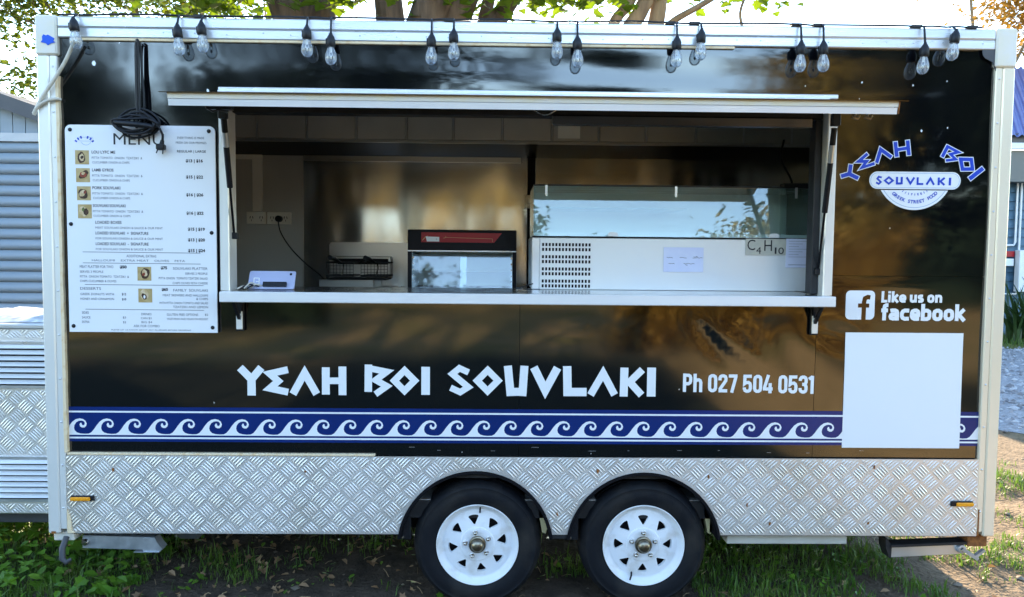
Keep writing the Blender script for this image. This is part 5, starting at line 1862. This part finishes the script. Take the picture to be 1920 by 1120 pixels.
# ------------------------------------------------------------------ shed on the left
shed = thing('garage_shed', 'slate grey garage with ribbed roller door behind the drawbar', 'shed', (-6.2, 6.0, 0))
SY = 4.0
apx, apz, slope = -6.15, 3.495, 0.345
B().box(-8.6, -3.7, SY + 0.06, SY + 5.5, 0.0, 2.66).build('wall', 'shed_grey', shed)
b = B().prism([(-8.6, 2.66), (-3.7, 2.66), (apx, apz - 0.02)], SY + 0.06, SY + 5.5)
b.build('gable', 'shed_grey', shed)
for k in range(40):
    x0 = -8.55 + k * 0.121
    x1 = x0 + 0.113
    zt = [apz - 0.03 - slope * abs(x - apx) for x in (x0, x1)]
    if min(zt) < 2.79:
        continue
    B().prism([(x0, 2.775), (x1, 2.775), (x1, zt[1]), (x0, zt[0])], SY + 0.03, SY + 0.0595).build('gable_board', 'shed_grey', shed)
B().box(-8.6, -3.7, SY + 0.005, SY + 0.0595, 2.695, 2.774).build('lintel', 'shed_beam', shed)
for s in (-1, 1):
    e = apx + s * 2.75
    ez = apz - slope * 2.75
    b = B().prism([(apx, apz + 0.075), (e, ez + 0.075), (e, ez - 0.012), (apx, apz - 0.012)], SY - 0.06, SY + 5.7)
    b.build('roof', 'shed_dark', shed)
    b = B().prism([(apx, apz + 0.085), (e, ez + 0.085), (e, ez - 0.055), (apx, apz - 0.055)], SY - 0.085, SY - 0.0605)
    b.build('barge_board', 'shed_dark', shed)
prof = [(0.045, 0.0), (0.028, 0.008), (0.012, 0.022), (0.010, 0.045), (0.018, 0.070), (0.032, 0.090), (0.045, 0.100)]
b = B()
for (y, z) in prof:
    b.v += [(-8.0, SY + y, z), (-4.0, SY + y, z)]
for i in range(len(prof) - 1):
    b.f.append((2 * i, 2 * i + 1, 2 * i + 3, 2 * i + 2))
me = b.mesh('door_slat', 60)
me.materials.append(K['shed_grey'])
for k in range(26):
    link('door_slat', me, shed, (0, 0, 0.005 + k * 0.1035))
B().box(-3.99, -3.9, SY + 0.0, SY + 0.0595, 0, 2.6945).build('door_post', 'shed_beam', shed)

# ------------------------------------------------------------------ house on the right
house = thing('weatherboard_house', 'blue weatherboard house with corrugated iron roof beyond the gravel', 'house', (13, 15, 0))
HY = 13.0
B().box(4.4, 19.0, HY + 0.03, HY + 6, 0.0, 3.95).build('wall', 'weatherboard', house)  # left end stretched, unseen behind the trailer, to shade the gravel
b = B()
x0, x1 = 4.35, 19.0
b.add([(x0, HY - .012, 0), (x1, HY - .012, 0), (x1, HY + .028, .19), (x0, HY + .028, .19), (x0, HY + .029, 0), (x1, HY + .029, 0)], [(0, 1, 2, 3), (0, 4, 5, 1), (0, 3, 4), (1, 5, 2)])
me = b.mesh('board')
me.materials.append(K['weatherboard'])
for k in range(17):
    link('board', me, house, (0, 0, 0.04 + k * 0.19))
B().box(4.3, 19.0, HY - 0.40, HY - 0.02, 3.27, 3.92).build('porch_beam', 'house_grey', house)
B().box(4.2, 19.0, HY - 0.52, HY - 0.41, 3.93, 4.06, 0.01).build('gutter', 'house_white', house)
B().box(4.2, 19.0, HY - 0.50, HY - 0.40, 4.065, 4.25).build('fascia', 'shed_dark', house)
# corrugated roof rising away, folds running up the slope
b = B()
n = 504
for j, (y, z) in enumerate(((HY - 0.62, 4.18), (HY + 3.6, 6.6))):
    for i in range(n + 1):
        x = 4.2 + 14.8 * i / n
        h = 0.028 * math.sin(2 * PI * i / 6.0)
        b.v.append((x + (2.2 if j else 0), y - 0.3 * h, z + h))
for i in range(n):
    b.f.append((i, i + 1, n + 2 + i, n + 1 + i))
b.build('roof', 'house_roof', house, smooth=180, fix=False)
for x, zb3 in ((10.93, 1.95), (11.02, 0.9)):
    B().tube([(x, HY - 0.05, 3.27), (x, HY - 0.05, zb3 + .06), (x - .03, HY - 0.05, zb3), (x - .35, HY - 0.05, zb3 - .01)], 0.022, 8).build('conduit', 'house_white', house, smooth=60)
B().box(10.93, 12.2, HY - 0.22, HY - 0.06, 0.95, 1.84, 0.01).build('white_panel', 'house_white', house, smooth=30)
B().box(10.55, 10.90, HY - 0.09, HY - 0.02, 1.70, 1.82).build('meter_sign', 'red', house)
B().box(10.60, 10.88, HY - 0.12, HY - 0.03, 1.50, 1.66, 0.01).build('meter_box', 'house_white', house, smooth=30)


# ------------------------------------------------------------------ plants
def leaf_shape(kind):
    if kind == 'lobed':
        return [(0, 0), (.22, .12), (.5, .05), (.42, .33), (.62, .52), (.33, .60), (.22, .85), (0, 1.05), (-.22, .85), (-.33, .60), (-.62, .52), (-.42, .33), (-.5, .05), (-.22, .12)]
    if kind == 'oval':
        return [(0, 0), (.25, .25), (.28, .6), (0, 1), (-.28, .6), (-.25, .25)]
    return [(0, 0), (.16, .4), (0, 1), (-.16, .4)]


def put_leaf(b, p, size, kind, rnd, droop=0.5, fold=0.18):
    a = rnd.uniform(0, 2 * PI)
    d = Vector((math.cos(a), math.sin(a), rnd.uniform(-droop, droop * 0.4) - droop * 0.3)).normalized()
    s = d.cross(Vector((rnd.uniform(-.5, .5), rnd.uniform(-.5, .5), 1))).normalized()
    nn = s.cross(d)
    sh = leaf_shape(kind)
    o = len(b.v)
    h = len(sh) // 2
    for (u, v) in sh:
        b.v.append(tuple(p + (s * u + d * v + nn * (fold * abs(u) - 0.10 * v * v)) * size))
    # two halves folded along the mid rib
    b.f.append(tuple(o + i for i in range(0, h + 1)))
    b.f.append(tuple([o] + [o + i for i in range(h, len(sh))]))


def grow(b, p, d, L, r, depth, rnd, tips, spread=0.7, n=5, wig=0.12):
    pts, rad = [p], [r]
    q, dd = Vector(p), Vector(d).normalized()
    for i in range(4):
        dd = (dd + Vector((rnd.uniform(-1, 1), rnd.uniform(-1, 1), rnd.uniform(-.5, .8))) * wig).normalized()
        q = q + dd * (L / 4)
        pts.append(q.copy())
        rad.append(r * (1 - 0.13 * (i + 1)))
        if depth <= 2:
            tips.append(q.copy())
    b.tube(pts, rad, n)
    if depth > 0:
        for k in range(rnd.choice((2, 3, 3))):
            e = (dd + Vector((rnd.uniform(-1, 1), rnd.uniform(-1, 1), rnd.uniform(-.45, .75))) * spread).normalized()
            s = pts[rnd.choice((2, 3, 4, 4))]
            grow(b, s, e, L * rnd.uniform(.55, .8), r * 0.5, depth - 1, rnd, tips, spread, max(4, n - 1), wig * 1.2)


def foliage(tips, n, rad, size, kind, rnd, zmin=None, flat=0.6, keep=None):
    b = B()
    k = tries = 0
    while k < n and tries < n * 5:
        tries += 1
        c = rnd.choice(tips)
        p = c + Vector((rnd.gauss(0, rad), rnd.gauss(0, rad), rnd.gauss(0, rad * flat)))
        if keep and not keep(p):
            continue
        put_leaf(b, p, size * rnd.uniform(.55, 1.15), kind, rnd)
        k += 1
    return b


def tree(name, label, base, limbs, bark, leafm, nleaf, lsize, kind, seed, group=None, lrad=0.35, twig=True, keep=None, blobs=None, depth=2):
    rnd = random.Random(seed)
    t = thing(name, label, 'tree', base, group)
    wood = B()
    tips = []
    for (pts, r0, r1, end) in limbs:
        P = catm(pts, 5)
        m = len(P)
        wood.tube(P, [r0 + (r1 - r0) * i / (m - 1) for i in range(m)], 12)
        if end:
            d = (P[-1] - P[-3])
            for k in range(end):
                e = (d.normalized() + Vector((rnd.uniform(-1, 1), rnd.uniform(-1, 1), rnd.uniform(-.5, .6))) * 0.8)
                grow(wood, P[-1] - d * 0.2, e, rnd.uniform(1.0, 1.7), r1 * 0.55, depth, rnd, tips)
    wood.build('trunk', bark, t, smooth=180, fix=False)
    for (c, nn, rr) in (blobs or []):
        for k in range(nn):
            tips.append(Vector(c) + Vector((rnd.gauss(0, rr), rnd.gauss(0, rr), rnd.gauss(0, rr * .7))))
    cr = foliage(tips, nleaf, lrad, lsize, kind, rnd, keep=keep)
    cr.build('crown', leafm, t, fix=False)
    return t


def above(z0, xlo=-99, xhi=99):
    return lambda p: p.z > z0 and xlo < p.x < xhi


# row of old broad-leaved trees right behind the trailer
tree('broadleaf_tree', 'thick dark trunk with lobed yellow-green leaves behind the trailer, left of the middle', (-2.5, 6.2, 0),
     [([(-2.2, 6.3, 0), (-2.25, 6.2, 1.5), (-2.4, 6.1, 3.2), (-2.48, 6.05, 4.3)], 0.46, 0.33, 0),
      ([(-2.5, 6.05, 4.1), (-2.75, 6.0, 4.75), (-3.1, 5.9, 5.6), (-3.6, 5.8, 6.8)], 0.27, 0.13, 4),
      ([(-2.42, 6.05, 4.1), (-2.35, 6.1, 4.9), (-2.2, 6.2, 5.8), (-2.0, 6.2, 7.0)], 0.27, 0.13, 4)],
     'bark', 'leaf', 2600, 0.17, 'lobed', 11, 'trees standing behind the trailer', 0.30,
     keep=above(4.45), blobs=[((-3.7, 5.6, 4.75), 26, .22), ((-2.3, 5.3, 4.58), 26, .20), ((-1.95, 5.4, 4.70), 10, .12), ((-3.2, 5.7, 4.85), 16, .2), ((-3.45, 5.6, 4.6), 14, .18)])
tree('broadleaf_tree', 'many-limbed rough-barked tree behind the trailer above its middle', (-0.9, 6.4, 0),
     [([(-0.95, 6.5, 0), (-0.95, 6.45, 1.4), (-1.0, 6.4, 2.6), (-1.05, 6.35, 3.4)], 0.50, 0.40, 0),
      ([(-1.15, 6.3, 3.1), (-1.42, 6.2, 3.9), (-1.50, 6.1, 4.6), (-1.62, 6.0, 5.8)], 0.24, 0.14, 3),
      ([(-1.10, 6.3, 3.1), (-1.15, 6.1, 4.0), (-0.98, 6.0, 4.6), (-0.55, 5.9, 5.9)], 0.31, 0.20, 3),
      ([(-0.95, 6.3, 3.2), (-0.85, 6.2, 4.1), (-0.62, 6.1, 4.75), (-0.1, 6.1, 6.0)], 0.26, 0.16, 3),
      ([(-0.85, 6.3, 3.2), (-0.45, 6.3, 4.2), (-0.30, 6.3, 4.8), (-0.1, 6.3, 5.8)], 0.12, 0.06, 2),
      ([(-0.85, 6.3, 3.1), (-0.35, 6.2, 4.25), (-0.05, 6.2, 4.75), (0.5, 6.2, 5.6)], 0.15, 0.09, 3)],
     'bark', 'leaf', 3000, 0.16, 'lobed', 12, 'trees standing behind the trailer', 0.30,
     keep=above(4.5), blobs=[((-1.45, 5.4, 4.70), 16, .14), ((0.15, 5.6, 4.72), 34, .20), ((0.55, 5.6, 4.66), 34, .20), ((-0.45, 5.6, 4.70), 12, .13), ((0.95, 5.7, 4.75), 26, .16)])
tree('broadleaf_tree', 'paler slender-limbed tree with sparse leaves behind the trailer, right of the middle', (1.6, 6.2, 0),
     [([(1.5, 6.3, 0), (1.5, 6.25, 1.6), (1.5, 6.2, 2.8), (1.5, 6.15, 3.6)], 0.28, 0.20, 0),
      ([(1.45, 6.15, 3.4), (1.20, 6.1, 4.0), (1.22, 6.0, 4.45), (1.46, 6.0, 4.8), (1.7, 6.0, 5.6)], 0.085, 0.05, 2),
      ([(1.45, 6.15, 3.4), (1.34, 6.05, 4.2), (1.60, 6.0, 4.72), (2.0, 5.9, 5.8)], 0.12, 0.08, 3),
      ([(1.55, 6.15, 3.4), (1.72, 6.1, 4.3), (1.80, 6.1, 4.9), (1.8, 6.1, 6.0)], 0.12, 0.08, 3),
      ([(1.74, 6.1, 4.3), (1.95, 6.0, 4.50), (2.25, 5.9, 4.66), (2.75, 5.8, 4.95)], 0.05, 0.03, 3),
      ([(2.75, 5.8, 4.3), (2.70, 5.8, 4.55), (2.78, 5.8, 4.8), (2.9, 5.8, 5.2)], 0.02, 0.012, 2)],
     'bark_pale', 'leaf', 1500, 0.14, 'lobed', 13, 'trees standing behind the trailer', 0.24,
     keep=above(4.5), blobs=[((1.0, 5.8, 4.8), 12, .15), ((2.4, 5.6, 4.62), 10, .18), ((2.9, 5.6, 4.75), 10, .16), ((2.0, 5.6, 4.75), 8, .14)])

# fine-leaved tree rising behind the garage
tree('fine_leaved_tree', 'airy small-leaved tree rising behind the grey garage roof', (-6.0, 10.2, 0),
     [([(-6.2, 10.4, 0), (-6.1, 10.3, 1.6), (-6.0, 10.3, 3.0)], 0.20, 0.14, 0),
      ([(-6.0, 10.3, 2.9), (-6.6, 10.0, 4.0), (-7.2, 9.8, 5.2)], 0.09, 0.05, 3),
      ([(-6.0, 10.3, 2.9), (-5.7, 10.1, 4.1), (-5.4, 9.9, 5.6)], 0.10, 0.05, 4),
      ([(-6.0, 10.3, 3.0), (-6.3, 10.2, 4.5), (-6.4, 10.0, 6.0)], 0.08, 0.05, 3)],
     'bark_pale', 'leaf_fine', 17000, 0.125, 'oval', 21, None, 0.24,
     keep=lambda p: p.z > 3.2, blobs=[((-7.6, 9.6, 4.6), 30, .55), ((-7.3, 9.6, 5.6), 40, .6), ((-6.3, 9.6, 5.9), 40, .55), ((-5.4, 9.6, 5.9), 40, .45), ((-8.6, 9.8, 5.6), 16, .55), ((-7.0, 9.4, 4.2), 14, .4), ((-4.7, 9.6, 6.1), 22, .35)], depth=2)
# bare-twigged shrub beside it
b = B()
rr = random.Random(4)
tw = thing('bare_shrub', 'nearly bare twiggy shrub showing above the trailer roof at left', 'shrub', (-4.4, 8.5, 0))
tips = []
for k in range(7):
    x = -4.6 + 0.12 * k
    grow(b, Vector((x, 8.5, 0.2)), Vector((rr.uniform(-.12, .12), 0, 1)), 4.6 + rr.uniform(-.3, .4), 0.03, 2, rr, tips, 0.45, 5, 0.05)
b.build('stems', 'bark_pale', tw, smooth=180, fix=False)
foliage([q for q in tips if q.z > 4.3] or tips, 260, 0.15, 0.11, 'oval', rr).build('leaves', 'leaf_gold', tw, fix=False)

# wispy golden tree beyond the house
tree('golden_tree', 'wispy golden autumn tree beyond the right end of the trailer', (12.2, 17.0, 0),
     [([(12.4, 17.2, 0), (12.4, 17.1, 3), (12.6, 17.0, 6.0)], 0.16, 0.10, 0),
      ([(12.6, 17.0, 5.6), (12.2, 16.8, 7.2), (11.9, 16.6, 8.6)], 0.06, 0.03, 5),
      ([(12.6, 17.0, 5.6), (13.3, 16.8, 6.8), (13.7, 16.6, 8.0)], 0.06, 0.03, 5),
      ([(12.6, 17.0, 5.0), (13.4, 16.6, 5.8), (14.0, 16.4, 6.6)], 0.05, 0.03, 4)],
     'bark_pale', 'leaf_gold', 9500, 0.17, 'oval', 31, None, 0.30, blobs=[((13.6, 16.6, 7.2), 30, .5), ((12.2, 16.7, 8.2), 20, .6), ((14.0, 16.5, 6.0), 24, .4)], depth=3)

# flax clump at the foot of the house
fl = thing('flax_plant', 'dark flax clump with long arching leaves by the blue house wall', 'plant', (10.3, 11.6, 0))
rr = random.Random(9)
for cx0, cy0, n_ in ((10.05, 11.4, 60), (10.75, 11.6, 60)):
    b = B()
    for k in range(n_):
        a = rr.uniform(0, 2 * PI)
        L = rr.uniform(0.9, 1.6)
        out = rr.uniform(.25, .75)
        p0 = Vector((cx0 + rr.uniform(-.15, .15), cy0 + rr.uniform(-.15, .15), 0))
        d = Vector((math.cos(a), math.sin(a), 0))
        s = Vector((-d.y, d.x, 0))
        o = len(b.v)
        for i in range(6):
            t = i / 5
            p = p0 + d * (out * L * t * t) + Vector((0, 0, L * t * (1 - .42 * t * out)))
            w_ = 0.035 * (1 - t) ** .6 + .002
            b.v += [tuple(p - s * w_), tuple(p + s * w_ + Vector((0, 0, .01)))]
        for i in range(5):
            b.f.append((o + 2 * i, o + 2 * i + 1, o + 2 * i + 3, o + 2 * i + 2))
    b.build('leaves', 'flax', fl, fix=False)

# slender tree mirrored in the fridge glass; unseen evergreens added to darken reflections
rr = random.Random(77)
YARD = (
    (5.6, -11.0, 6.0, 1.4, 'leaf_sunlit', 'slender sunlit tree across the yard mirrored at the right end of the fridge glass'),
    (9.6, -16.5, 9.0, 2.3, 'leaf_dark', 'added dark evergreen across the yard mirrored beside the badge logo'),
    (14.0, -16.0, 9.0, 2.5, 'leaf_dark', 'farthest right added dark evergreen across the yard mirrored near the right post'),
    (-5.5, -30.0, 13.5, 3.7, 'leaf_dark', 'tall added dark evergreen across the yard mirrored left of the hatch middle'),
    (-12.0, -30.5, 14.0, 4.0, 'leaf_dark', 'widest added dark evergreen across the yard mirrored above the menu board'),
    (-18.6, -30.0, 13.5, 3.8, 'leaf_dark', 'farthest left added dark evergreen across the yard mirrored beside the corner post'),
    (2.6, -31.0, 12.5, 3.1, 'leaf_dark', 'tall added dark evergreen across the yard mirrored above the middle of the hatch'))
for k, (x, y, h, w_, lm, lab) in enumerate(YARD):
    cz0 = h * 0.55
    tree('yard_tree', lab, (x, y, 0),
         [([(x, y, 0), (x + .1, y, h * .25), (x, y + .1, h * .5)], 0.20, 0.12, 4)],
         'bark_pale', lm, 14000 if lm == 'leaf_dark' else 9000, 0.40 if lm == 'leaf_dark' else 0.14, 'oval', 100 + k, 'slender tree and added evergreens across the yard', w_ * 0.20,
         blobs=[((x + rr.uniform(-.8, .8) * w_, y + rr.uniform(-.5, .5) * w_, cz0 + rr.uniform(-1.3, 1.2) * w_), 8, w_ * .26) for _ in range(14)], depth=1)

# unseen golden bushes added to put gold reflections in the black skin
GB = ((2.6, -9.6, 1.7, 'smallest added golden bush across the yard mirrored under the fridge'), (4.1, -10.4, 2.1, 'rounded added golden bush across the yard mirrored by the phone number'),
      (5.6, -9.8, 1.9, 'leaning added golden bush across the yard mirrored left of the white sticker'))
for k, (x, y, h, lab) in enumerate(GB):
    t = thing('added_bush', lab, 'bush', (x, y, 0), 'added golden bushes across the yard')
    tips, wood = [], B()
    for q in range(7):
        grow(wood, Vector((x + rr.uniform(-.15, .15), y + rr.uniform(-.15, .15), 0)), Vector((rr.uniform(-.6, .6), rr.uniform(-.6, .6), 1)), h * .75, 0.03, 1, rr, tips, 0.6, 4)
    wood.build('stems', 'bark_pale', t, fix=False)
    tips += [Vector((x + rr.gauss(0, .45), y + rr.gauss(0, .4), abs(rr.gauss(h * .35, h * .3)))) for q in range(90)]
    foliage(tips, 3600, 0.16, 0.16, 'oval', rr, keep=lambda p: p.z > 0.03).build('leaves', 'leaf_gold', t, fix=False)

# unseen dark hedges added to darken the low reflections at both sides
for xa, xb, nl, lab in ((-24.0, -4.2, 7500, 'long added dark hedge across the yard mirrored low in the left of the black trailer side'),
                        (7.0, 22.0, 6000, 'shorter added dark hedge across the yard mirrored under the badge logo')):
    b = B()
    for k in range(nl):
        x = rr.uniform(xa, xb)
        z = 2.7 * math.sqrt(rr.random()) * (1 + .12 * fbm(x, 3, .6))
        y = -14.5 + (rr.choice((-1, 1)) * .5 + rr.uniform(-.15, .15)) * (1 - .3 * z / 2.5) + .3 * fbm(x, z, .5)
        put_leaf(b, Vector((x, y, z)), rr.uniform(.16, .32), 'oval', rr)
    hd2 = thing('added_hedge', lab, 'hedge', ((xa + xb) / 2, -14.5, 0), 'added hedges across the yard')
    b.build('leaves', 'leaf_dark', hd2, fix=False)
    B().box(xa + .1, xb - .1, -14.75, -14.25, 0, 2.2).build('added_hedge_core', 'leaf_dark', hd2)

# unseen wood added to reflect gold and hide the bright horizon
b = B()
for k in range(15000):
    x = rr.uniform(-60, 60)
    top = 5.5 + 2.2 * fbm(x, 2, 0.12) + 1.3 * fbm(x, 7, 0.5)
    z = top * math.sqrt(rr.random())
    y = -34 + rr.uniform(-1.5, 1.5) + 2.5 * fbm(x, z, 0.3)
    put_leaf(b, Vector((x, y, z)), rr.uniform(.6, 1.3), 'oval', rr)
stuff(b.build('added_wood', 'leaf_sunlit', None, fix=False), 'added sunlit wood on the far side of the yard mirrored in the trailer', 'wood')
b = B()
n_ = 90
for j in range(2):
    for i in range(n_ + 1):
        x = -62 + 124 * i / n_
        b.v.append((x, -36.5 + 1.5 * fbm(x, 1, .2) - j * 1.0, 0 if j == 0 else 4.6 + 2.0 * fbm(x, 2, 0.12)))
for i in range(n_):
    b.f.append((i, i + 1, n_ + 2 + i, n_ + 1 + i))
struct(b.build('added_wood_backing', 'leaf_sunlit', None, smooth=180, fix=False))  # leaf-coloured sheet added behind the wood to close off the horizon

# ------------------------------------------------------------------ ground cover
rr = random.Random(15)


def blades(n, region, hmin, hmax, dens):
    b = B()
    k = tries = 0
    while k < n and tries < n * 12:
        tries += 1
        x, y = rr.uniform(region[0], region[1]), rr.uniform(region[2], region[3])
        if rr.random() > dens(x, y):
            continue
        k += 1
        z = gh(x, y) - 0.004
        h = rr.uniform(hmin, hmax)
        a = rr.uniform(0, 2 * PI)
        lean_ = rr.uniform(.15, .9) * h
        d = Vector((math.cos(a), math.sin(a), 0))
        s = Vector((-d.y, d.x, 0)) * (0.0016 + h * 0.022)
        p0 = Vector((x, y, z))
        p1 = p0 + d * lean_ * .3 + Vector((0, 0, h * .62))
        p2 = p0 + d * lean_ + Vector((0, 0, h * .92))
        o = len(b.v)
        b.v += [tuple(p0 - s), tuple(p0 + s), tuple(p1 + s * .8), tuple(p1 - s * .8), tuple(p2)]
        b.f += [(o, o + 1, o + 2, o + 3), (o + 3, o + 2, o + 4)]
    return b


def gd(x, y):
    q = 0.5 + 1.1 * fbm(x, y, 2.3) + 0.5 * fbm(x + 4, y, 7.0)
    if -0.62 < x < 0.95 and 0 < y < 0.35:
        q *= 0.2
    if x < -1.9:
        q = q * 0.5 + 0.6
    elif x < 0.85:
        q = (q - 0.35) * 0.7
    elif x < 1.7:
        q = q * 0.5 + 0.65
    else:
        q = (q - 0.42) * 2.2 * max(0.0, 1 - (x - 1.7) / 2.9)
    return q


stuff(blades(64000, (-4.2, 4.6, -0.9, 2.6), 0.012, 0.062, gd).build('grass', 'grass', None, fix=False), 'short green grass growing under and around the trailer', 'grass')
stuff(blades(2600, (-3.6, 2.6, -0.2, 1.8), 0.05, 0.12, lambda x, y: gd(x, y) * .7).build('grass', 'grass', None, fix=False), 'taller grass tufts standing out of the short turf by the wheels', 'grass')
stuff(blades(5000, (4.5, 14, 10.6, 12.8), 0.06, 0.2, lambda x, y: 0.9).build('grass', 'grass', None, fix=False), 'grass verge between the gravel and the blue house', 'grass')

# broad-leaved weeds at the left front corner
b = B()
for k in range(1500):
    x = rr.uniform(-3.6, -1.95)
    y = rr.uniform(0.05, 2.0)
    t = max(0.0, min(1.0, (-1.9 - x) / 0.6))
    z = gh(x, y) + rr.uniform(.02, .05 + .20 * t) * (0.7 + 0.5 * fbm(x, y, 2))
    if 0.45 < y < 1.6 and z > 0.2:
        z = 0.2
    put_leaf(b, Vector((x, y, max(z, .02))), rr.uniform(.035, .075), 'lobed' if k % 3 else 'oval', rr, 0.35)
stuff(b.build('weeds', 'weed', None, fix=False), 'bright leafy weeds at the front left corner of the trailer', 'weeds')
b = B()
for k in range(1300):
    x = rr.uniform(0.95, 2.0) if k % 3 else rr.uniform(-1.9, 0.3)
    y = rr.uniform(0.1, 1.8)
    if rr.random() > 0.45 + 1.3 * fbm(x, y, 3.1):
        continue
    put_leaf(b, Vector((x, y, gh(x, y) + rr.uniform(.008, .06))), rr.uniform(.014, .042), 'lobed' if k % 2 else 'oval', rr, 0.35)
stuff(b.build('weeds', 'weed', None, fix=False), 'scattered small weeds in the shade under the trailer floor', 'weeds')

b = B()
for k in range(330):
    x = rr.gauss(-1.5, 0.45) if k % 5 < 3 else rr.uniform(-2.2, 2.6)
    y = rr.uniform(0.05, 1.7)
    put_leaf(b, Vector((x, y, gh(x, y) + rr.uniform(.008, .03))), rr.uniform(.022, .055), 'oval' if k % 3 else 'lobed', rr, 0.25, 0.6)
stuff(b.build('fallen_leaves', 'dry_leaf', None, fix=False), 'dry brown fallen leaves lying under the trailer', 'leaves')

b = B()
for k in range(420):
    x = rr.uniform(-2.0, 3.4) if k % 3 else rr.uniform(1.9, 3.6)
    y = rr.uniform(0.0, 1.8)
    a = rr.uniform(0, PI)
    L = rr.uniform(.02, .10)
    z = gh(x, y) + .006
    d = Vector((math.cos(a), math.sin(a), rr.uniform(-.1, .15)))
    b.tube([Vector((x, y, z)), Vector((x, y, z)) + d * L * .5 + Vector((0, 0, .006)), Vector((x, y, z)) + d * L], rr.uniform(.0008, .0022), 4)
stuff(b.build('straw_litter', 'straw', None, fix=False), 'loose straw and twigs littering the bare soil', 'litter')
b = B()
for k in range(4200):
    x, y = 4.6 + 6.5 * rr.random() ** 1.1, rr.uniform(3.7, 10.6)
    s = rr.choice((.02, .03, .045)) * rr.uniform(.6, 1.4)
    z = 0.014 + s * .15
    vs = []
    for (a, c, d) in ((1, 0, 0), (-1, 0, 0), (0, 1, 0), (0, -1, 0), (0, 0, 1), (0, 0, -1)):
        f = rr.uniform(.6, 1.3)
        vs.append((x + a * s * f, y + c * s * f, z + d * s * f * .6))
    b.add(vs, [(0, 2, 4), (2, 1, 4), (1, 3, 4), (3, 0, 4), (2, 0, 5), (1, 2, 5), (3, 1, 5), (0, 3, 5)])
K['gravel_stone'] = mat('gravel_stone', (0.40, 0.41, 0.43), (0.16, 0.16, 0.17), scale=9, rough=0.9, lo=0.4, hi=0.6)
stuff(b.build('gravel_stones', 'gravel_stone', None, fix=False), 'loose grey stones on the gravel drive at right', 'gravel')
K['stone'] = mat('stone', (0.30, 0.24, 0.17), (0.18, 0.15, 0.12), scale=20, rough=0.9)
b = B()
for k in range(520):
    x = rr.uniform(1.9, 4.4) if k % 4 else rr.uniform(-1.4, 1.6)
    y = rr.uniform(-0.2, 3.6)
    s = rr.choice((.006, .009, .012, .02)) * rr.uniform(.6, 1.3)
    z = gh(x, y) + s * .2
    vs = []
    for (a, c, d) in ((1, 0, 0), (-1, 0, 0), (0, 1, 0), (0, -1, 0), (0, 0, 1), (0, 0, -1)):
        f = rr.uniform(.6, 1.3)
        vs.append((x + a * s * f, y + c * s * f, z + d * s * f * .6))
    b.add(vs, [(0, 2, 4), (2, 1, 4), (1, 3, 4), (3, 0, 4), (2, 0, 5), (1, 2, 5), (3, 1, 5), (0, 3, 5)])
stuff(b.build('pebbles', 'stone', None, smooth=60, fix=False), 'clods and pebbles on the sandy track at right', 'pebbles')
